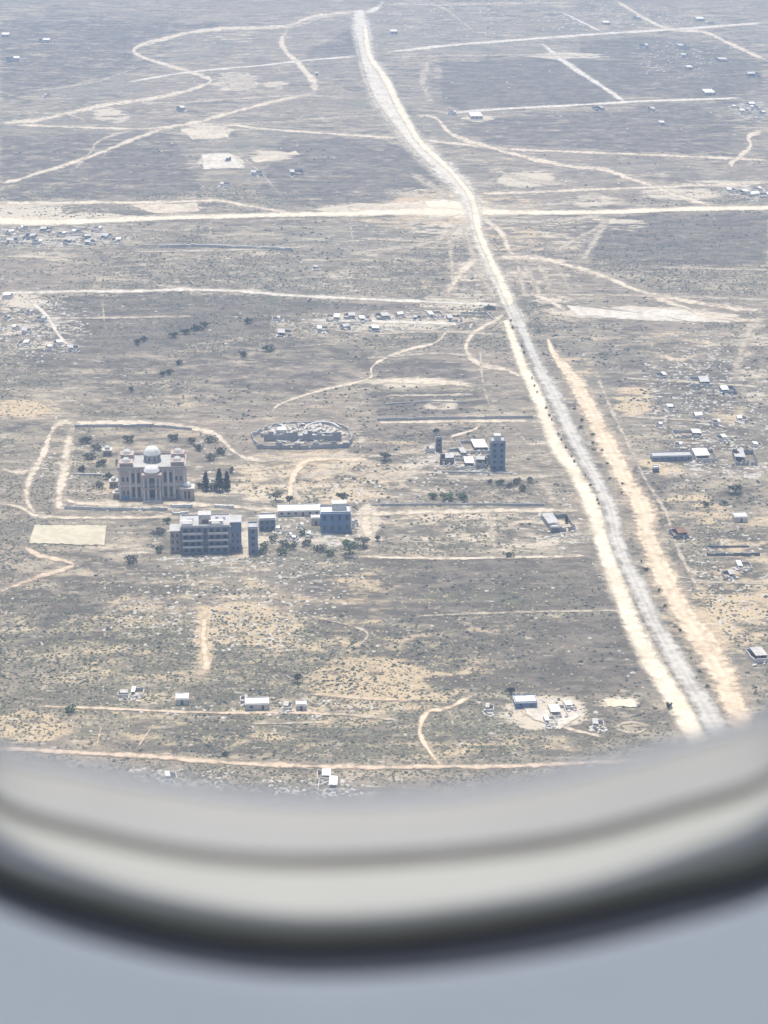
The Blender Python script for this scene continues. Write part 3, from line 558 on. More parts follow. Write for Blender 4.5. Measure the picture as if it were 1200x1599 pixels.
# ---- the palace
def palace():
    px, py = 239, 779; k = mpp(px, py)
    e = empty('palace', G(px, py), YAW, 'large pinkish stone palace with two white domes and a columned entrance', 'palace')
    W, D, Hh = 33.5, 21.0, 15.6
    up = [(x - .7 + W / 2, x + .7 + W / 2, 8.8, 14.0) for x in (-9.4, -6.6, 6.6, 9.4)]
    lo = [(x - .7 + W / 2, x + .7 + W / 2, 1.2, 6.4) for x in (-9.4, -6.6, 6.6, 9.4)]
    sm = [(x - .6 + W / 2, x + .6 + W / 2, z, z + 2.4) for x in (-14.4, -12.2, 12.2, 14.4) for z in (2.2, 9.4)]
    mid = [(W / 2 - 1.5, W / 2 + 1.5, .6, 5.8), (W / 2 - 1.3, W / 2 + 1.3, 8.8, 13.4)]
    shell(e, W, D, Hh, M['pink_stone'], up + lo + sm + mid, [(3, 4.4, 2, 6), (8, 9.4, 2, 6), (13, 14.4, 2, 6), (3, 4.4, 9, 13), (8, 9.4, 9, 13), (13, 14.4, 9, 13)], t_=.5)
    MB().box(-W / 2 - .15, W / 2 + .15, -.35, -.003, 7.1, 7.8).build('cornice', M['white_plaster'], e)
    MB().box(-W / 2 - .5, W / 2 + .5, -.5, D + .5, Hh, Hh + .5).build('roof', M['roof_screed'], e)
    z = Hh + .5
    MB().box(-W / 2 - .4, W / 2 + .4, -.4, -.1, z, z + 1.1).box(-W / 2 - .4, W / 2 + .4, D + .1, D + .4, z, z + 1.1).box(-W / 2 - .4, -W / 2 - .1, -.1, D + .1, z, z + 1.1).box(W / 2 + .1, W / 2 + .4, -.1, D + .1, z, z + 1.1).build('parapet', M['pink_stone'], e)
    # pilasters
    for x in (-16.2, -11.0, -8.0, -5.2, 5.2, 8.0, 11.0, 16.2):
        MB().box(x - .45, x + .45, -.30, -.003, 0, 7.09).box(x - .45, x + .45, -.30, -.003, 7.81, Hh - .01).build('pilaster', M['white_plaster'], e)
    # blue tiled dado on the ground floor
    for a, b in ((-15.7, -11.5), (11.5, 15.7)):
        MB().box(a, b, -.12, -.003, .2, 2.0).build('tile_panel', M['tile_blue'], e)
    # portico
    for x in (-4.0, -1.9, 1.9, 4.0):
        MB().box(x - .6, x + .6, -4.1, -2.9, 0, .7).lathe([(.5, .7), (.48, 3), (.42, 11.6), (.62, 12.2)], 10, x, -3.5).box(x - .62, x + .62, -4.12, -2.88, 12.2, 12.7).build('column', M['white_plaster'], e)
    MB().box(-5.0, 5.0, -4.6, -.52, 12.7, 14.4).build('entablature', M['pink_stone'], e)
    MB().box(-4.9, 4.9, -4.4, -.37, 6.7, 7.2).build('balcony', M['pink_stone'], e)
    MB().box(-4.7, 4.7, -5.4, -4.6, 0, .35).box(-4.7, 4.7, -4.6, -.02, 0, .6).build('steps', M['white_plaster'], e)
    MB().lathe([(4.0, 14.4), (4.0, 15.4)], 20, 0, -1.2).build('drum', M['pink_stone'], e)
    MB().dome(3.9, 15.66, 0, -1.2, .72, 20).build('dome', M['white_roof'], e, True)
    # great dome on its drum
    MB().lathe([(4.6, z), (4.6, z + .6), (4.1, z + .6), (4.1, z + 3.6), (4.5, z + 4.0)], 20, 0, 12).build('drum', M['grey_concrete'], e)
    d_ = MB().dome(4.1, z + 4.26, 0, 12, .9, 20).build('dome', M['white_roof'], e, True)
    for q in range(10):
        a = 2 * math.pi * q / 10; x, y = 4.12 * math.cos(a), 12 + 4.12 * math.sin(a)
        MB().box(-.45, .45, -.06, .06, z + 1.1, z + 3.1, tilt=lambda v, a=a, x=x, y=y: (x - v[0] * math.sin(a) + v[1] * math.cos(a), y + v[0] * math.cos(a) + v[1] * math.sin(a), v[2])).build('drum_window', M['glass'], e)
    # corner turrets
    for x, y in ((-12.8, 4), (12.8, 4), (-12.8, 16.5), (12.8, 16.5)):
        MB().box(x - 3.2, x + 3.2, y - 3.0, y + 3.0, z, z + 2.6).box(x - 3.5, x + 3.5, y - 3.3, y + 3.3, z + 2.6, z + 3.0).build('turret', M['pink_stone'], e)
        MB().dome(2.1, z + 3.26, x, y, .8, 14).build('dome', M['white_plaster'], e, True)
    claim(px, py, 140, 100)
    def pav(px_, py_, w, h_, label):
        p_ = empty('garden_pavilion', G(px_, py_), YAW, label, 'pavilion')
        shell(p_, w, w * .9, h_, M['pink_stone'], [(w / 2 - 1.6, w / 2 - .3, .8, h_ - 1.2), (w / 2 + .3, w / 2 + 1.6, .8, h_ - 1.2)])
        slab_roof(p_, w, w * .9, h_, M['white_plaster'], .4)
        MB().lathe([(w * .32, h_ + .28), (w * .32, h_ + 1.0)], 14, 0, w * .45).build('drum', M['pink_stone'], p_)
        MB().dome(w * .31, h_ + 1.26, 0, w * .45, .75, 14).build('dome', M['white_roof'], p_, True)
    pav(293, 781, 6.6, 6.0, 'small domed pavilion against the right side of the palace')
    pav(183, 779, 3.4, 3.0, 'tiny white domed kiosk at the left front of the palace')
    pav(178, 762, 4.0, 3.4, 'small domed kiosk left of the palace behind the other kiosk')
    pav(333, 767, 3.2, 4.6, 'pale domed kiosk between the dark trees right of the palace')
    pav(168, 712, 4.4, 3.0, 'white domed kiosk alone in the garden behind the palace')
palace()

# ---- apartment block
def apartments():
    px, py = 322, 864
    e = empty('apartment_block', G(px, py), YAW, 'long grey unfinished apartment block with balconies, in front of the palace', 'building')
    W, D, Hh = 23.0, 15.0, 13.2; hs = []
    for fl in range(4):
        z = fl * 3.3
        for x in (2.2, 5.4, 8.4, 14.4, 17.4, 20.6):
            hs.append((x - .9, x + .9, z + .75, z + 2.6))
        hs.append((10.6, 12.4, z + .3, z + 2.7))
    shell(e, W, D, Hh, M['blue_grey'], hs, [(2, 3.4, z + .8, z + 2.5) for z in (0, 3.3, 6.6, 9.9)] + [(8, 9.4, z + .8, z + 2.5) for z in (0, 3.3, 6.6, 9.9)])
    for fl in range(1, 4):
        z = fl * 3.3
        for a, b in ((-10.8, -1.3), (1.3, 10.8)):
            s = MB().box(a, b, -1.7, -.003, z, z + .2).build('balcony', M['grey_concrete'], e)
            MB().box(a, b, -1.7, -1.55, z + .2, z + 1.15).box(a, a + .15, -1.55, -.01, z + .2, z + 1.15).box(b - .15, b, -1.55, -.01, z + .2, z + 1.15).build('railing', M['pale_plaster'], s)
    slab_roof(e, W, D, Hh, M['roof_screed'], .5); z = Hh + .28
    MB().box(-W / 2, W / 2, -.3, -.08, z, z + .8).box(-W / 2, W / 2, D - .2, D, z, z + .8).box(-W / 2, -W / 2 + .2, -.08, D - .2, z, z + .8).box(W / 2 - .2, W / 2, -.08, D - .2, z, z + .8).build('parapet', M['white_plaster'], e)
    MB().box(-3, 2.6, 4, 9.5, z, z + 4.2).box(-3.2, 2.8, 3.8, 9.7, z + 4.2, z + 4.45).build('stair_house', M['pale_plaster'], e)
    MB().box(-1.4, 1.4, 3.94, 4.05, z, z + 2.1).build('stair_house_door', M['rust'], e)
    for x, y in ((-8, 8), (-6.2, 8.4), (5.5, 10), (7.5, 5), (8.8, 9.5)):
        MB().lathe([(.75, z), (.75, z + 1.3), (.4, z + 1.6)], 10, x, y).build('water_tank', M['tank'], e)
    for x, y, w in ((-8.5, 3.2, 2.6), (5.2, 3.0, 3.4)):
        MB().box(x - w, x + w, y - 1.2, y + 1.2, z + 1.9, z + 2.05).box(x - w + .1, x - w + .25, y - .1, y + .1, z, z + 1.9).box(x + w - .25, x + w - .1, y - .1, y + .1, z, z + 1.9).build('roof_canopy', M['white_roof'], e)
    # wings
    for x0, w, h_, y0 in ((-W / 2 - 5.2, 5.0, 10.4, 2.5), (W / 2 + .2, 5.2, 14.6, 1.5)):
        o = MB().grid_wall(w, h_, 9.0, [], x0=x0, y0=y0).build('wing', M['blue_grey'] if x0 > 0 else M['pink_stone'], e)
        for fl in range(3):
            for x in (1.2, 3.4):
                MB().box(x0 + x - .5, x0 + x + .5, y0 - .06, y0 + .04, fl * 3.3 + 1, fl * 3.3 + 2.5).build('window', M['glass'], o)
        MB().box(x0 - .2, x0 + w + .2, y0 - .2, y0 + 9.2, h_, h_ + .3).build('roof', M['roof_screed'], o)
    claim(px, py, 125, 90)
apartments()
def block(px, py, wpx, hpx, D, floors, bays, label, wall='blue_grey', roof='roof_screed', name='building', cat='building', group=None, extra=None):
    W, Hh = size(px, py, wpx, hpx); e = empty(name, G(px, py), YAW, label, cat, group); fh = Hh / floors; hs = []
    for f_ in range(floors):
        for b in range(bays):
            xc = W * (b + .5) / bays; hw = min(.8, W / bays * .32)
            hs.append((xc - hw, xc + hw, f_ * fh + fh * .25, f_ * fh + fh * .78))
    shell(e, W, D, Hh, M[wall], hs); slab_roof(e, W, D, Hh, M[roof]); z = Hh + .28
    MB().box(-W / 2, W / 2, 0, .2, z, z + .6).box(-W / 2, W / 2, D - .2, D, z, z + .6).box(-W / 2, -W / 2 + .2, .2, D - .2, z, z + .6).box(W / 2 - .2, W / 2, .2, D - .2, z, z + .6).build('parapet', M[wall], e)
    claim(px, py, wpx, hpx + 10); return e, W, Hh
# narrow block, box building, workshop, tower and neighbours
block(396, 866, 15, 40, 7, 4, 1, 'narrow dark block standing alone right of the apartment block')
block(418, 829, 25, 17, 7, 2, 3, 'low teal grey house with white roof behind the narrow dark block', roof='white_roof', name='house', cat='house')
e, W, Hh = block(525, 832, 47, 30, 9, 2, 4, 'dark blue fronted workshop with a white roof box', wall='blue_paint', roof='white_roof', name='workshop', cat='workshop')
MB().box(-W * .1, W * .36, 3.4, 8.4, Hh + .28, Hh + 3.6).box(-W * .12, W * .38, 3.2, 8.6, Hh + 3.6, Hh + 3.8).build('roof_room', M['white_plaster'], e)
house(494, 820, 14, 12, 'small white shed touching the left side of the dark workshop', name='shed', cat='shed')
house(468, 806, 66, 5, 'very long low white roofed shed left of the dark workshop', name='shed', cat='shed', deep=.35)
worn(555, 824, 10, 10, 'tiny pale hut at the right side of the dark workshop', name='hut', cat='hut', roof='roof_screed')
e, W, Hh = block(778, 735, 22, 44, 7.5, 5, 2, 'tall grey blue tower block standing among rubble', wall='blue_grey', name='tower_block')
MB().box(-2, 1.6, 2.4, 6.2, Hh + .28, Hh + 2.9).build('stair_house', M['white_plaster'], e)
block(686, 706, 9, 21, 3.2, 3, 1, 'slim dark tower left of the tall tower block', wall='dark_concrete', name='slim_tower', cat='tower')
ruin(752, 734, 18, 20, 'gutted grey block close to the left of the tall tower', wall='grey_concrete', deep=.8)
ruin(765, 728, 10, 24, 'thin broken wall block behind the tall tower', wall='pale_plaster', roofed=0)
ruin(727, 733, 30, 8, 'flattened white slab ruin left of the tall tower', wall='white_plaster', roof='white_roof')
ruin(698, 726, 22, 12, 'dark grey collapsed ruin under the slim tower', wall='dark_concrete', roof='roof_screed')
ruin(745, 709, 40, 6, 'pale ruin with a long roof edge behind the rubble', wall='pale_plaster', roof='white_roof', roofed=1)
ruin(718, 716, 26, 7, 'low grey ruin in the middle of the rubble', wall='grey_concrete')
ruin(672, 708, 14, 8, 'small pale ruin at the foot of the slim tower', wall='white_plaster')

# ---- roofless hall
def hall():
    out = [(392, 683), (402, 701), (470, 702), (545, 699), (551, 690), (545, 672), (530, 664), (490, 660), (445, 661), (418, 669)]
    o_ = G(470, 690); e = empty('roofless_hall', o_, 0, 'big roofless oval hall shell with grey broken walls, behind the ruins', 'ruin')
    P = [G(*q) - o_ for q in out]
    hts = [3.4, 4.2, 4.2, 3.4, 2.8, 2.0, 1.5, 1.3, 1.8, 2.6]
    for i in range(len(P)):
        a, b = P[i], P[(i + 1) % len(P)]; L = (b - a).length; n = max(2, int(L / 3)); ang = math.atan2(b.y - a.y, b.x - a.x)
        tops = [hts[i] * random.uniform(.45, 1) for _ in range(n)]
        hol = [(L * (q + .5) / n - .5, L * (q + .5) / n + .5, .9, 2.2) for q in range(n) if random.random() < .35] if i in (1, 2) else []
        w = MB().grid_wall(L - .02, hts[i], .5, hol, tops=tops).build('wall', M['grey_concrete'] if i < 5 else M['pale_plaster'], e)
        w.location = a; w.rotation_euler = (0, 0, ang)
    for x0, x1, y0, y1, h_ in ((-20, 22, 1.5, 2.0, 6.6), (-22, -8, 8, 8.4, 3), (-2, -1.6, 4, 24, 3.2), (6, 20, 10, 10.4, 2.6), (-14, -13.6, 6, 26, 2.8)):
        lx = abs(x1 - x0) > 2; L = (x1 - x0) if lx else (y1 - y0); n = max(3, int(L / 2.5))
        MB().grid_wall(L, h_, .4, [], x0=x0, y0=y0, axis='x' if lx else 'y', tops=[h_ * random.uniform(.45, 1) for _ in range(n)]).build('partition', M['grey_concrete'], e)
    b = MB()                                    # curved pale arcade wall at the right end
    for q in range(14):
        a0, a1 = R(20 + q * 11), R(20 + (q + 1) * 11); f = lambda a, r: (11 + r * math.cos(a), 16 + 1.5 * r * math.sin(a))
        v = [(*f(a, r), z) for z in (0, 1.5) for a in (a0, a1) for r in (9.3, 10.1)]
        b.add(v, [(0, 1, 3, 2), (4, 6, 7, 5), (0, 4, 5, 1), (2, 3, 7, 6), (0, 2, 6, 4), (1, 5, 7, 3)])
    b.build('curved_wall', M['white_plaster'], e)
    MB().box(-13, -9, 12, 17, 0, 2.6).box(-13.3, -8.7, 11.7, 17.3, 2.6, 2.8).build('inner_hut', M['white_roof'], e)
    o = rubble_mb(420, 23, 17, 1.6, .3, 1.6).build('rubble', M['rubble'], e); o.location = (0, 14, 0); o['kind'] = 'stuff'
    claim(470, 700, 160, 42)
hall()

# ---- farmhouse and other single houses
worn(880, 830, 40, 10, 'grey half roofed farmhouse at the left edge of the highway', wall='grey_concrete', roof='roof_screed', tank=True)
house(868, 832, 12, 9, 'dark lean-to at the left end of the grey half roofed farmhouse', wall='dark_concrete', roof='roof_screed', name='hut', cat='hut')
house(1158, 816, 20, 9, 'bright white shed alone on the tan ground at the right', name='shed', cat='shed')
house(1025, 738, 9, 6, 'tiny dark hut with a white roof right of the sand track', wall='dark_concrete', name='hut', cat='hut')
worn(192, 1091, 16, 8, 'white walled hut, left one of two beside the narrow track', deep=.7)
ruin(214, 1090, 20, 9, 'broken white house next to the white walled hut', wall='white_plaster', roof='white_roof')
house(285, 1101, 19, 8, 'single bright white house in the front scrub', deep=.9)
house(402, 1109, 36, 8, 'longest white roofed farmhouse beside the narrow track', deep=.5)
worn(382, 1100, 12, 6, 'small white hut behind the longest farmhouse', name='hut', cat='hut')
worn(449, 1111, 13, 7, 'left small white house of the close pair by the track')
house(471, 1110, 15, 8, 'right small white house of the close pair by the track')
ruin(268, 1224, 18, 13, 'white ruin just above the window edge at lower left', wall='white_plaster', roof='white_roof')
ruin(512, 1238, 30, 9, 'long white ruin just above the window edge at the middle', wall='white_plaster', roof='white_roof')
ruin(506, 1222, 22, 6, 'small pale ruin behind the long ruin at the window edge', wall='pale_plaster', roof='white_roof')
house(822, 1106, 34, 7, 'white roofed house with a blue wall beside the white rubble pad', wall='blue_paint', deep=.6)
worn(765, 1114, 13, 7, 'small white hut left of the white rubble pad', name='hut', cat='hut')
ruin(875, 1122, 26, 7, 'flattened white ruin on the white rubble pad', wall='white_plaster', roof='white_roof')
ruin(862, 1134, 18, 6, 'low white ruin at the front corner of the rubble pad', wall='white_plaster', roof='white_roof')
ruin(893, 1110, 16, 6, 'small white ruin at the back of the rubble pad', wall='white_plaster', roof='white_roof')
worn(1190, 1036, 26, 9, 'white house cut by the right edge beyond the sand track')
ruin(935, 1140, 18, 9, 'pale broken walls left of the ring track', wall='white_plaster', roofed=0)
worn(1166, 727, 34, 11, 'grey broken house beside a dark tree at the right edge', wall='grey_concrete', roof='roof_screed')
ruin(1105, 722, 34, 9, 'pale mound shaped ruin left of the grey broken house', wall='pale_plaster', roof='white_roof', roofed=1)
house(1050, 720, 62, 5, 'long low grey shed near the sand track', wall='blue_grey', roof='roof_screed', name='shed', cat='shed', deep=.25)
ruin(1050, 643, 14, 9, 'white ruin standing out in the grey field right of the sand track', wall='white_plaster', roof='white_roof')
ruin(1075, 684, 44, 5, 'long pale slab ruin in the grey field at the right', wall='pale_plaster', roof='white_roof', deep=.4)
ruin(1130, 690, 16, 7, 'short white ruin at the end of the long slab ruin', wall='white_plaster', roof='white_roof')
ruin(1064, 842, 24, 9, 'dark wrecked hut on the bend of the service track', wall='dark_concrete', roof='rust')
ruin(1095, 604, 30, 5, 'low grey ruin under the pale strip at the right', wall='pale_plaster')
ruin(1140, 616, 22, 5, 'bluish low ruin at right above the grey field', wall='blue_grey', roof='white_roof')
ruin(1036, 592, 16, 5, 'small pale ruin above the grey field', wall='pale_plaster', roof='white_roof')
ruin(1165, 892, 22, 6, 'pale flattened ruin at the right edge among sand', wall='pale_plaster', roof='white_roof')
ruin(1140, 905, 18, 6, 'grey flattened ruin beside the right edge sand', wall='grey_concrete')
worn(283, 174, 12, 6, 'small lone hut between the far diagonal tracks', wall='grey_concrete', roof='white_roof', name='hut', cat='hut')
worn(353, 292, 16, 4, 'lone white roof in the field below the bright clearings', deep=.9)
worn(357, 252, 8, 5, 'tiny dark hut in the brightest clearing', wall='dark_concrete', roof='roof_screed', name='hut', cat='hut')
ruin(465, 274, 22, 4, 'grey ruin right of the faint path below the clearings', wall='grey_concrete')
ruin(402, 275, 18, 6, 'pale ruin on the faint path below the clearings', wall='pale_plaster')
house(745, 186, 26, 6, 'white roofed farm beside the straight pale track')
worn(707, 180, 12, 5, 'small white house left of the white roofed farm')
house(616, 53, 14, 3, 'white roof right of the far highway', deep=.7)
worn(68, 67, 18, 4, 'lone pale house in the farthest left fields', roof='white_roof')
house(8, 58, 16, 4, 'white house at the left edge of the farthest fields')
ruin(20, 96, 22, 5, 'pale ruin at left edge below the farthest white house', roof='white_roof')
worn(75, 152, 9, 4, 'small white hut above the hairpin track at far left', name='hut', cat='hut')
house(948, 39, 14, 6, 'white house beside the short far spur')
worn(995, 31, 11, 4, 'small white house left of the curving far track')
house(1095, 33, 16, 4, 'white house above the farthest straight track at right')
worn(1110, 38, 14, 3, 'lower white roof just right of the house above the far track', deep=.6)
worn(1006, 75, 15, 4, 'white house below the farthest straight track')
worn(1070, 78, 16, 7, 'white house with a dark side in the far right field')
worn(1071, 90, 13, 4, 'small pale house just below the dark sided white house')
house(1078, 109, 12, 3, 'lone white roof below the pair of far right houses', deep=.8)
worn(1128, 97, 20, 3, 'wide grey white roof near the curving far track', wall='pale_plaster')
worn(938, 173, 14, 4, 'grey hut under the slanting white track', wall='grey_concrete', roof='roof_screed', name='hut', cat='hut')
worn(1018, 174, 13, 3, 'pale roof right of the grey hut under the track', wall='pale_plaster')
house(1035, 196, 11, 4, 'bright white lone hut in the dark far right field', name='hut', cat='hut')
house(1110, 149, 22, 3, 'long white roof on the straight pale track', deep=.5)
ruin(1178, 120, 18, 5, 'grey ruin at far right under the curving track', wall='grey_concrete')
house(495, 118, 6, 3, 'tiny pale hut between winding track and highway', name='hut', cat='hut')
worn(494, 422, 9, 4, 'lone white hut above the straight white track', name='hut', cat='hut')
worn(432, 503, 12, 5, 'white hut at the left end of the long ruin', name='hut', cat='hut')

# ---- ruin clusters
def cluster(pts, w, h_, labels, group):
    for i, (x, y) in enumerate(pts):
        j = i % len(labels); wl_, rf, lb = labels[j]
        ruin(x, y, w * random.uniform(.7, 1.3), h_ * random.uniform(.8, 1.3), lb, group, wall=wl_, roof=rf, roofed=.5)
cluster([(15, 366), (45, 374), (38, 360), (70, 363), (95, 370), (105, 381), (120, 366), (135, 374), (150, 361), (166, 373), (181, 379), (20, 380), (58, 382), (142, 383)], 14, 5,
        [('white_plaster', 'white_roof', 'whitish roofless ruin in the rubble hamlet under the far left road'), ('grey_concrete', 'roof_screed', 'grey broken ruin in the rubble hamlet under the far left road')], 'ruins of the hamlet under the cross road')
cluster([(12, 467), (45, 492), (25, 516), (42, 522), (92, 541), (116, 549), (35, 541), (62, 503), (76, 547), (10, 500)], 13, 5,
        [('white_plaster', 'white_roof', 'white tumbled ruin beside the short white track at left'), ('pale_plaster', 'roof_screed', 'dull pale ruin beside the short white track at left')], 'ruins beside the short white track')
cluster([(520, 502), (546, 499), (572, 503), (600, 500), (625, 496), (652, 501), (505, 519), (541, 515), (585, 519), (445, 526), (683, 497), (712, 503)], 17, 5,
        [('pale_plaster', 'white_roof', 'pale shell of the long ruin row left of the highway'), ('grey_concrete', 'roof_screed', 'grey shell of the long ruin row left of the highway')], 'long row of ruins left of the highway')
cluster([(1150, 169), (1165, 177), (1180, 171), (1192, 179), (1173, 166)], 12, 4,
        [('white_plaster', 'white_roof', 'pale ruin in the small far right cluster of rubble')], 'far right cluster of ruins')
cluster([(1145, 301), (1165, 304), (1185, 299), (1196, 309), (1178, 307)], 15, 4,
        [('white_plaster', 'white_roof', 'white ruin of the settlement at the right end of the cross road')], 'settlement at the right end of the cross road')
cluster([(1090, 655), (1120, 665), (1160, 660), (1030, 668), (1060, 700), (1185, 700)], 14, 5,
        [('pale_plaster', 'white_roof', 'pale fallen ruin scattered in the grey field at the right')], 'ruins in the grey field at the right')
cluster([(436, 832), (452, 842), (470, 826), (462, 846), (484, 840)], 13, 6,
        [('white_plaster', 'white_roof', 'crumbled white outbuilding between narrow block and dark workshop')], 'crumbled outbuildings by the workshop')

# ---- boundary walls
def bwall(pts, h_, label, m='pale_plaster', th=.35):
    h_ *= .62; o_ = G(*pts[0]); e = empty('boundary_wall', o_, 0, label, 'wall')
    for a, b in zip(pts[:-1], pts[1:]):
        A, B = G(*a) - o_, G(*b) - o_; L = (B - A).length; ang = math.atan2(B.y - A.y, B.x - A.x); n = max(2, int(L / 4))
        tops = [h_ * random.choice((1, 1, 1, .96, .9, .7)) for _ in range(n)]
        w = MB().grid_wall(L, h_, th, [], tops=tops).build('wall_panel', M[m], e); w.location = A; w.rotation_euler = (0, 0, ang)
        if h_ > 1.3:
            for q in range(0, n + 1, 2):
                p_ = MB().box(-.3, .3, -.12, th + .12, 0, h_ + .25).build('pier', M[m], e); p_.location = A + (B - A) * min(.999, q / n); p_.rotation_euler = (0, 0, ang)
bwall([(590, 657), (680, 655), (758, 654), (832, 653)], 2.6, 'long pale boundary wall behind the ruins, ending near the highway')
bwall([(118, 667), (240, 666), (300, 672)], 2.4, 'back garden wall of the palace grounds')
bwall([(102, 795), (170, 797), (262, 797)], 2.6, 'front garden wall of the palace grounds', 'white_plaster')
bwall([(268, 793), (300, 793)], 2.8, 'short bright white wall behind the apartment block', 'white_roof', .9)
bwall([(270, 804), (294, 804)], 2.6, 'second short white wall close behind the apartment block', 'white_roof', .9)
bwall([(336, 793), (364, 794)], 2.4, 'short white wall right behind the roof of the apartment block', 'white_roof', .9)
bwall([(250, 387), (300, 385), (380, 388), (455, 391)], 3.2, 'long straight wall in the fields below the cross road', 'white_plaster', 1.2)
bwall([(115, 742), (160, 743)], 1.8, 'low white wall left of the palace', 'white_plaster', .6)
bwall([(580, 790), (690, 789), (760, 789), (850, 790)], 2.0, 'low broken wall along the lane to the highway')
bwall([(720, 490), (760, 490), (770, 500)], 2.0, 'short wall stub at the end of the long ruin row')
bwall([(1105, 868), (1186, 868)], 2.4, 'long dark wall at the right behind the flattened ruins', 'dark_concrete', .5)
bwall([(1105, 855), (1170, 855)], 1.6, 'low dark wall just behind the long dark wall', 'dark_concrete', .5)
bwall([(690, 738), (800, 740)], 1.4, 'low broken wall in front of the tall tower', 'pale_plaster', .5)
bwall([(600, 632), (665, 628), (730, 629)], 1.2, 'low pale wall in the field below the bright dusty strip')

# ------------------------------------------------------------------ trees and bushes
def leaf_cloud(b, cx, cy, cz, rx, ry, rz, n, s):
    for _ in range(n):
        d = rng.normal(size=3); d /= np.linalg.norm(d); r = rng.uniform(.45, 1.0) ** .6
        p_ = np.array([cx, cy, cz]) + d * r * np.array([rx, ry, rz]); p_[2] = max(.05, p_[2])
        u = rng.normal(size=3); u /= np.linalg.norm(u); w = np.cross(u, rng.normal(size=3)); w /= np.linalg.norm(w); q = s * rng.uniform(.6, 1.3)
        b.add([p_ - u * q, p_ + w * q * .7, p_ + u * q, p_ - w * q * .7], [(0, 1, 2, 3)])
def make_tree_meshes(kind):
    tr = MB(); cr = MB()
    if kind == 'cypress':
        tr.tube((0, 0, 0), (0, 0, .85), .035, .008)
        for k in range(9):
            z = .12 + k * .095; r = .17 * (1 - (k / 9) ** 1.6) + .02; leaf_cloud(cr, rng.normal(0, .012), rng.normal(0, .012), z, r, r, .09, 46, .05)
        for a in range(4): tr.tube((0, 0, .2 + .12 * a), (.1 * math.cos(a * 2), .1 * math.sin(a * 2), .33 + .12 * a), .012, .004, 4)
    elif kind == 'tree':
        tr.tube((0, 0, 0), (.02, 0, .4), .05, .032)
        for k in range(6):
            a = k * 1.05 + rng.uniform(-.3, .3); L = rng.uniform(.2, .34)
            e_ = (.02 + L * math.cos(a), L * math.sin(a), .55 + rng.uniform(0, .25)); tr.tube((.02, 0, .38), e_, .022, .006, 5)
            leaf_cloud(cr, e_[0], e_[1], e_[2], .2, .2, .15, 60, .055)
        leaf_cloud(cr, .02, 0, .8, .24, .24, .17, 70, .055)
    else:
        for k in range(5):
            a = k * 1.26 + rng.uniform(-.4, .4); L = rng.uniform(.3, .62)
            e_ = (L * math.cos(a), L * math.sin(a), rng.uniform(.35, .7)); tr.tube((0, 0, 0), e_, .03, .01, 4)
            leaf_cloud(cr, e_[0], e_[1], e_[2], .38, .38, .28, 26, .13)
        leaf_cloud(cr, 0, 0, .55, .5, .5, .4, 30, .13)
    return tr, cr
PROTO = {}
def mesh_of(mb, name, m):
    me = bpy.data.meshes.new(name); me.from_pydata(mb.v, [], mb.f); me.materials.append(m); me.update(); return me
for kind in ('cypress', 'tree', 'bush'):
    for v in range(3):
        tr, cr = make_tree_meshes(kind)
        for lm in ('leaf_dark', 'leaf_grey', 'leaf_green'):
            PROTO[kind, v, lm] = (mesh_of(tr, 'trunk', M['bark']), mesh_of(cr, 'crown', M[lm]))
def plant(kind, px, py, hpx, wpx, lm, label, group=None, name=None):
    Wd, Hh = size(px, py, wpx, hpx); e = empty(name or {'cypress': 'cypress_tree', 'tree': 'broad_tree', 'bush': 'bush'}[kind], G(px, py), random.uniform(0, 6), label, 'bush' if kind == 'bush' else 'tree', group)
    base = {'cypress': .36, 'tree': .85, 'bush': 1.6}[kind]; top = {'cypress': 1.0, 'tree': 1.0, 'bush': .95}[kind]
    e.scale = (Wd / base, Wd / base, Hh / top)
    tm, cm = PROTO[kind, random.randrange(3), lm]
    for nm, me in (('trunk' if kind != 'bush' else 'stem', tm), ('crown', cm)):
        o = bpy.data.objects.new(nm, me); col.objects.link(o); o.parent = e
    return e
plant('cypress', 322, 766, 30, 13, 'leaf_dark', 'dark upright tree nearest the right side of the palace')
plant('cypress', 343, 767, 36, 16, 'leaf_dark', 'tallest dark tree right of the palace')
plant('cypress', 355, 766, 31, 13, 'leaf_dark', 'dark upright tree farthest right of the palace')
plant('tree', 546, 867, 22, 28, 'leaf_green', 'bright green round tree below the dark workshop')
plant('tree', 568, 853, 14, 24, 'leaf_grey', 'grey green tree right of the bright round tree')
plant('tree', 535, 787, 18, 18, 'leaf_dark', 'dark green tree behind the workshop roof')
plant('tree', 453, 790, 17, 13, 'leaf_dark', 'dark tree at the foot of the sandy path')
plant('tree', 431, 782, 14, 20, 'leaf_grey', 'grey green tree left of the sandy path')
plant('tree', 602, 719, 13, 18, 'leaf_dark', 'lone dark tree between the hall and the slim tower')
plant('cypress', 885, 817, 14, 6, 'leaf_dark', 'thin dark tree behind the grey half roofed farmhouse')
plant('tree', 681, 681, 13, 11, 'leaf_dark', 'dark tree behind the slim tower')
plant('tree', 1149, 716, 16, 10, 'leaf_dark', 'dark tree beside the grey broken house')
plant('tree', 1148, 771, 14, 22, 'leaf_dark', 'dark spreading tree in the tan field at the right')
plant('tree', 465, 1066, 14, 16, 'leaf_dark', 'lone dark tree in the orange front scrub')
plant('bush', 112, 1112, 9, 22, 'leaf_green', 'green bush at left beside the narrow track')
plant('bush', 1102, 790, 7, 14, 'leaf_dark', 'left dark bush of two on tan ground at right')
plant('bush', 1132, 789, 7, 10, 'leaf_dark', 'right dark bush of two on tan ground at right')
plant('bush', 205, 878, 10, 22, 'leaf_grey', 'lone grey bush in front of the sand pitch')
plant('bush', 796, 870, 7, 17, 'leaf_dark', 'dark bush on the pale boundary track of the tan field')
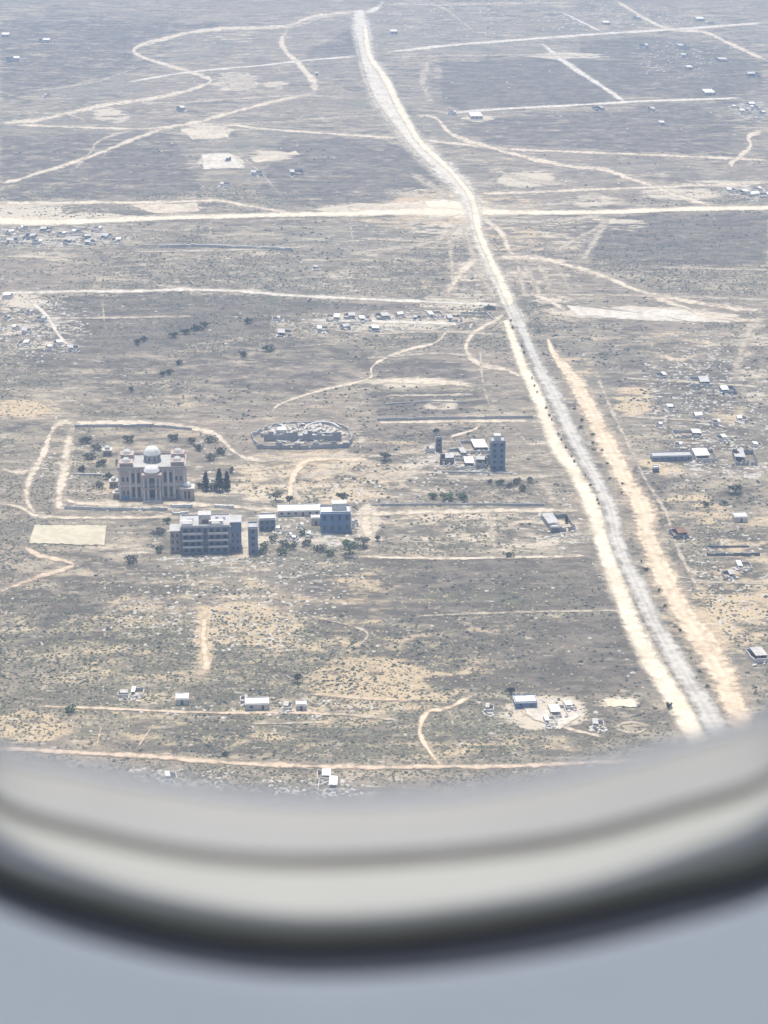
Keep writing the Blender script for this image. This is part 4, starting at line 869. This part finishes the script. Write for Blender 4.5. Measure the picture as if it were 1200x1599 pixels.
plant('bush', 352, 1180, 6, 14, 'leaf_dark', 'small dark bush beside the front pinkish track')
plant('bush', 798, 1084, 10, 16, 'leaf_dark', 'dark bush behind the blue walled house')
plant('bush', 1045, 1107, 10, 14, 'leaf_dark', 'dark bush at the left edge of the highway near the window')
plant('bush', 765, 483, 6, 18, 'leaf_dark', 'dark bush where the white track meets the highway')
for x, y, w in ((697, 781, 26), (722, 780, 20), (676, 779, 16)): plant('bush', x, y, 10, w, 'leaf_green', 'green bush in the hedge row along the lane to the highway', 'green hedge bushes along the lane')
for x, y, w in ((765, 756, 9), (782, 757, 15), (796, 762, 12), (808, 755, 16), (816, 766, 16), (828, 753, 12)): plant('bush', x, y, 8, w, 'leaf_grey', 'round grey green bush in front of the tall tower', 'round bushes in front of the tower')
for x, y, w in ((135, 692, 22), (150, 703, 20), (140, 717, 22), (160, 727, 18), (170, 748, 16), (128, 737, 16), (155, 762, 18), (186, 727, 14), (310, 703, 18), (330, 718, 20), (300, 692, 16), (345, 708, 18), (200, 690, 20), (270, 688, 20), (330, 690, 22), (362, 738, 10), (312, 762, 12)):
    lm = random.choice(['leaf_grey', 'leaf_dark']); plant('bush', x, y, 9, w, lm, ('dark' if lm == 'leaf_dark' else 'grey green') + ' garden bush inside the palace grounds', 'garden bushes around the palace')
for x, y, w in ((262, 818, 14), (250, 834, 20), (428, 845, 18), (443, 853, 20), (458, 858, 16), (480, 852, 18), (500, 860, 24), (414, 856, 16), (475, 836, 16), (410, 866, 16), (440, 866, 20), (515, 868, 16), (250, 862, 16), (590, 845, 10)):
    lm = random.choice(['leaf_grey', 'leaf_green']); plant('bush', x, y, 9, w, lm, ('green' if lm == 'leaf_green' else 'grey') + ' bush in the yards around the workshop', 'bushes in the workshop yards')
MED = [(798, 500), (801, 511), (815, 540), (819, 550), (831, 590), (835, 602), (839, 612), (853, 636), (858, 648), (862, 655), (872, 678), (877, 686), (884, 698), (893, 712), (897, 720), (914, 742), (922, 757), (933, 780), (935, 786)]
for x, y in MED: plant('bush', x, y + 3, 5, random.uniform(2.5, 5), random.choice(['leaf_dark', 'leaf_grey']), 'small bush in the median between the two highway lanes', 'median bushes on the highway')
VER = [(897 + k * 5.6 + random.uniform(-7, 9), 640 + k * 9.5 + random.uniform(-5, 5)) for k in range(15) if random.random() < .6] + [(996 + k * 6.2 + random.uniform(-9, 9), 872 + k * 11.4 + random.uniform(-6, 6)) for k in range(19) if random.random() < .6]
for x, y in VER:
    lm = random.choice(['leaf_dark', 'leaf_grey']); plant('bush', x, y + 3, random.uniform(2, 5), random.uniform(3, 10), lm, ('dark' if lm == 'leaf_dark' else 'grey') + ' bush on the ' + ('far' if y < 800 else 'near') + ' verge between highway and tan sand track', 'verge bushes beside the sand track')
for x, y, w in ((215, 538, 12), (265, 585, 14), (272, 527, 16), (290, 522, 18), (308, 516, 20), (320, 510, 14), (225, 533, 12), (255, 588, 10), (388, 505, 16), (280, 570, 12), (205, 612, 8), (420, 548, 22), (380, 556, 16)):
    plant('bush', x, y, 8, w, 'leaf_dark', 'dark bush scattered in the grey field below the white track', 'bushes in the grey left field')

# ------------------------------------------------------------------ scrub and stones nobody could count
def scatter(n, smin, smax, dens, ymin, ymax, flat):
    """low irregular clumps, 8 faces each, thrown over the plain where dens(u, v) allows"""
    y = ymin * (ymax / ymin) ** rng.random(n * 3); x = (rng.random(n * 3) - .5) * 2 * (620 / F * (y * CP + H * SP))
    u, v = proj(x, y); keep = rng.random(n * 3) < dens(u, v, x, y)
    iu, iv = np.clip(u, 0, 1299).astype(int), np.clip(v, 0, 1699).astype(int); keep &= ~RMASK[iv, iu]
    for a, b, c_, d in BOXES: keep &= ~((u > a) & (u < b) & (v > c_) & (v < d))
    x, y = x[keep][:n], y[keep][:n]; k = len(x)
    s = rng.uniform(smin, smax, k) * (y / 1000) ** .35
    ang = np.arange(5) * 2 * np.pi / 5
    base = np.stack([np.cos(ang), np.sin(ang), np.zeros(5)], 1)
    v5 = base[None] * (s[:, None, None] * rng.uniform(.6, 1.3, (k, 5, 1))); m5 = base[None] * (s[:, None, None] * rng.uniform(.35, .9, (k, 5, 1))); m5[..., 2] = (s[:, None] * rng.uniform(.35, .8, (k, 5))) * flat
    top = np.stack([rng.normal(0, .15, k) * s, rng.normal(0, .15, k) * s, s * rng.uniform(.6, 1.1, k) * flat], 1)[:, None]
    P = np.concatenate([v5, m5, top], 1); P[..., 0] += x[:, None]; P[..., 1] += y[:, None]
    f = [(i, (i + 1) % 5, 5 + (i + 1) % 5) for i in range(5)] + [(i, 5 + (i + 1) % 5, 5 + i) for i in range(5)] + [(5 + i, 5 + (i + 1) % 5, 10) for i in range(5)]
    fa = (np.array(f)[None] + (np.arange(k) * 11)[:, None, None]).reshape(-1, 3)
    return P.reshape(-1, 3), fa
def vnoise(x, y, s, seed):
    r = np.random.default_rng(seed).random((256, 256)); gx, gy = x / s, y / s; ix, iy = np.floor(gx).astype(int), np.floor(gy).astype(int); fx, fy = gx - ix, gy - iy; fx = fx * fx * (3 - 2 * fx); fy = fy * fy * (3 - 2 * fy)
    q = lambda a, b: r[a % 256, b % 256]
    return (q(ix, iy) * (1 - fx) + q(ix + 1, iy) * fx) * (1 - fy) + (q(ix, iy + 1) * (1 - fx) + q(ix + 1, iy + 1) * fx) * fy
def d_scrub(u, v, x, y):
    n_ = vnoise(x, y, 45, 3) * .6 + vnoise(x, y, 14, 4) * .4
    n_ = n_ + (vnoise(x, y, 170, 21) - .5) * .55
    return np.clip((n_ - .44) * 3.2, .02, 1) * (1 - .75 * np.maximum(zones(u, v, 'cream'), .6 * zones(u, v, 'sand'))) * np.where(zones(u, v, 'dark') > .6, .45, 1)
def d_dark(u, v, x, y):
    n_ = vnoise(x, y, 60, 8) * .5 + vnoise(x, y, 11, 9) * .5 + (vnoise(x, y, 210, 22) - .5) * .4
    return np.clip((n_ - .5) * 3.5, .01, 1) * (1 - .8 * zones(u, v, 'cream')) * np.where(v > 330, 1, .4)
def d_straw(u, v, x, y): return np.clip(.04 + zones(u, v, 'sand') * .8 + zones(u, v, 'green') * .3, 0, 1)
def d_rub(u, v, x, y): return np.clip(zones(u, v, 'rub') * .9 + .006, 0, 1)
def stuff(name, m, args, label, cat):
    P, f = scatter(*args); me = np_mesh(name, P, f, M[m]); o = bpy.data.objects.new(name, me); col.objects.link(o); tag(o, label, cat, kind='stuff')
stuff('desert_scrub', 'scrub', (46000, .22, .95, d_scrub, 680, 1750, .7), 'dry grey brown scrub dotted all over the plain', 'scrub')
stuff('dark_scrub', 'scrub_dark', (7000, .3, 1.2, d_dark, 680, 1900, .8), 'darker green scrub clumps on the plain', 'scrub')
stuff('dry_grass', 'scrub_straw', (16000, .35, .9, d_straw, 680, 1800, .5), 'straw coloured dry grass tufts around sandy ground', 'grass')
stuff('rubble', 'rubble', (34000, .25, 1.25, d_rub, 680, 3000, .4), 'pale stones and rubble strewn around ruins', 'rubble')

# ------------------------------------------------------------------ aircraft window and cabin wall
def ring_px(bottom, off):
    """full closed outline through the measured lower arc; the sides and the top follow an ordinary rounded cabin window"""
    bx = [0, 150, 300, 450, 600, 750, 900, 1050, 1200]
    pts = list(zip(bx, bottom)); o = off
    left = [(-300 + o, 300), (-290 + o, 700), (-262 + o, 960), (-205 + o * .9, 1130 - o * .25), (-115 + o * .5, bottom[0] - 78)]
    right = [(1315 - o * .5, bottom[-1] - 78), (1405 - o * .9, 1085 - o * .25), (1462 - o, 920), (1490 - o, 700), (1500 - o, 300)]
    top = [(1490 - o, -150), (1440 - o, -420 + o * .3), (1300 - o * .7, -640 + o * .7), (1000, -760 + o), (600, -785 + o), (200, -760 + o), (-100 + o * .7, -640 + o * .7), (-240 + o, -420 + o * .3), (-290 + o, -150)]
    P = [np.array(q, float) for q in left + pts + right + top]; n = len(P); out = []
    for i in range(n):
        a, b, c_, d = P[i - 1], P[i], P[(i + 1) % n], P[(i + 2) % n]
        for k in range(6):
            s_ = k / 6; out.append(.5 * (2 * b + (c_ - a) * s_ + (2 * a - 5 * b + 4 * c_ - d) * s_ ** 2 + (3 * b - a - 3 * c_ + d) * s_ ** 3))
    return out
def ring3(bottom, off, Yd):
    res = []
    for q in ring_px(bottom, off):
        d = ray(q[0], q[1]); k = Yd / d[1]; res.append((d[0] * k, Yd, d[2] * k))
    return res
def loft(rings):
    n = len(rings[0]); b = MB(); vs_ = [p_ for r in rings for p_ in r]
    fs = [(i * n + k, i * n + (k + 1) % n, (i + 1) * n + (k + 1) % n, (i + 1) * n + k) for i in range(len(rings) - 1) for k in range(n)]
    return b.add(vs_, fs)
B0 = [1178, 1212, 1238, 1254, 1254, 1240, 1212, 1172, 1122]
B1 = [1262, 1308, 1338, 1350, 1346, 1334, 1312, 1272, 1222]
B2 = [1303, 1353, 1384, 1402, 1400, 1384, 1359, 1319, 1264]
B3 = [1347, 1396, 1429, 1446, 1444, 1428, 1404, 1365, 1312]
B4 = [1375, 1425, 1462, 1478, 1475, 1458, 1431, 1396, 1357]
B5 = [1419, 1473, 1508, 1526, 1524, 1509, 1484, 1447, 1402]
up_ = lambda B, d: [q + d for q in B]
plastic = plain('cream_plastic', (.32, .322, .30), rough=.5, sc=4, amt=.05)
grey_pl = plain('grey_frame_plastic', (.275, .278, .272), rough=.5, sc=4, amt=.06)
rubber = plain('black_rubber', (.012, .013, .013), rough=.7, sc=8, amt=.2)
groove_grey = plain('groove_shade_grey', (.13, .13, .125), rough=.7, sc=8, amt=.2)  # shade of the frame groove, put into a darker ring
olive = plain('lip_shade_olive', (.16, .16, .125), rough=.6, sc=6, amt=.1)  # unlit inner face of the lip, its shade put into the colour
slate = plain('slate_trim', (.095, .098, .10), rough=.6, sc=6, amt=.1)
panel_m = plain('blue_grey_panel', (.92, .88, .77), rough=.6, sc=3, amt=.04)
alu = plain('painted_aluminium', (.75, .76, .77), rough=.35, sc=2, amt=.05)
win = empty('aircraft_window', (0, 0, H), 0, 'rounded aircraft window with pale frame and black seal around the view', 'window')
r0, r1, r2, r3 = ring3(B0, 150, .600), ring3(B1, 105, .572), ring3(B2, 75, .543), ring3(B3, 45, .524)
r3b, r4, r5 = ring3(up_(B3, 22), 30, .5195), ring3(B4, 0, .514), ring3(B5, -55, .500)
loft([r0, ring3(up_(B0, 45), 128, .588), ring3(up_(B1, -16), 113, .574)]).build('outer_frame', grey_pl, win, True)
loft([ring3(up_(B1, -16), 113, .574), r1, ring3(up_(B1, 9), 99, .568)]).build('groove_shade', groove_grey, win, True)
r3a = ring3(up_(B3, -8), 50, .5265)
loft([ring3(up_(B1, 9), 99, .568), r2, r3a]).build('inner_lip', plastic, win, True)
loft([r3a, r3, r3b, ring3(up_(B4, -9), 7, .516)]).build('lip_shaded_face', olive, win, True)
loft([ring3(up_(B4, -9), 7, .516), ring3(up_(B4, 0), 0, .5185), ring3(up_(B4, 8), -6, .5175), ring3(up_(B4, 12), -11, .512)]).build('seal', rubber, win, True)
loft([ring3(up_(B4, 12), -11, .512), r5]).build('trim_ring', slate, win, True)
tg = NT('window_pane_acrylic'); tr = tg.n('ShaderNodeBsdfTransparent'); tr.inputs[0].default_value = (.985, .99, .99, 1); gl = tg.n('ShaderNodeBsdfGlossy'); gl.inputs['Roughness'].default_value = .03
mx = tg.n('ShaderNodeMixShader'); mx.inputs[0].default_value = .015; tg.link(tr.outputs[0], mx.inputs[1]); tg.link(gl.outputs[0], mx.inputs[2])
# whitish blur and rim glow painted into the pane, stronger towards its edge
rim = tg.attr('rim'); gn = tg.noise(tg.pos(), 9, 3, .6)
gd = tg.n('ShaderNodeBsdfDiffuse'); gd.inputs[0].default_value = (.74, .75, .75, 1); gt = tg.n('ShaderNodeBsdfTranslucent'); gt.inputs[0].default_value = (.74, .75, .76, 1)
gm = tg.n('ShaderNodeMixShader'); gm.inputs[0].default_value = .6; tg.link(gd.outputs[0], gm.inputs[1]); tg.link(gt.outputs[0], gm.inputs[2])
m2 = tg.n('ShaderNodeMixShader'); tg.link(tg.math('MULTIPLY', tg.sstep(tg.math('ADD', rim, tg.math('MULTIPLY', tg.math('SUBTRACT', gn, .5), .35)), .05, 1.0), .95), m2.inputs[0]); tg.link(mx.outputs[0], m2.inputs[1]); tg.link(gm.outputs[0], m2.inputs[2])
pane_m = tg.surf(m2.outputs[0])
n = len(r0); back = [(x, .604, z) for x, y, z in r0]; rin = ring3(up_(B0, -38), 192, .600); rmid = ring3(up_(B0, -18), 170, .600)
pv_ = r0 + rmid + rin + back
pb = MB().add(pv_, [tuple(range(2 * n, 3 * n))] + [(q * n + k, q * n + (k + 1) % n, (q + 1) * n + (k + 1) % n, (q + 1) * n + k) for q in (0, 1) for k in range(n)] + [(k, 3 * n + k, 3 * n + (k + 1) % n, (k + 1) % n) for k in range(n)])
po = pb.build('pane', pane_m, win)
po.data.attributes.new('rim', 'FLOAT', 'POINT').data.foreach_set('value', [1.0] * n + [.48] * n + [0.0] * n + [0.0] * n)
# inner wall panel, and the outer skin with its own opening
wall = empty('cabin_wall', (0, 0, H), 0, 'blue grey cabin wall panel below the aircraft window', 'wall'); tag(wall, kind='structure')
def outer_ring(r, W, Zt, Zb, y):
    c_ = np.mean(np.array(r), 0); o = []
    for x, _, z in r:
        dx, dz = x - c_[0], z - c_[2]; s_ = 1e9
        if abs(dx) > 1e-9: s_ = min(s_, (W - c_[0] if dx > 0 else W + c_[0]) / abs(dx))
        if abs(dz) > 1e-9: s_ = min(s_, (Zt - c_[2] if dz > 0 else c_[2] - Zb) / abs(dz))
        o.append((c_[0] + dx * s_, y, c_[2] + dz * s_))
    return o
loft([r5, [(x * 1.02, .494, z * 1.01 - .002) for x, y, z in r5], [(x, .494 - max(0.0, -z - .33) * .2, z) for x, y, z in outer_ring(r5, .9, .95, -.85, .494)]]).build('wall_panel', panel_m, wall, True)
loft([[(x, .606, z) for x, y, z in r0], outer_ring(r0, .9, .95, -.85, .606)]).build('insulation_panel', grey_pl, wall)
sk = [(x * 1.06, .622, z * 1.06 if z < 0 else z) for x, y, z in r0]
loft([[(x, .606, z) for x, y, z in r0], sk]).build('window_tunnel', grey_pl, wall, True)
loft([sk, outer_ring(sk, .9, .95, -.85, .622)]).build('outer_skin', alu, wall)
MB().box(-.9, .9, .494, .622, .95, .97).box(-.9, .9, .494, .622, -.87, -.85).box(-.92, -.9, .494, .622, -.87, .97).box(.9, .92, .494, .622, -.87, .97).build('edge_rib', alu, wall)

# ------------------------------------------------------------------ haze
hz = NT('haze_air'); pv = hz.n('ShaderNodeVolumePrincipled'); pv.inputs['Color'].default_value = (.54, .74, 1.0, 1); pv.inputs['Density'].default_value = .000165; pv.inputs['Anisotropy'].default_value = .2
hz.link(pv.outputs[0], hz.out.inputs['Volume'])
hb = MB().box(-15500, 15500, -15500, 15500, -1, H + 2.0).build('haze', hz.m); tag(hb, 'thin pale blue summer haze over the whole plain', 'haze', kind='stuff')
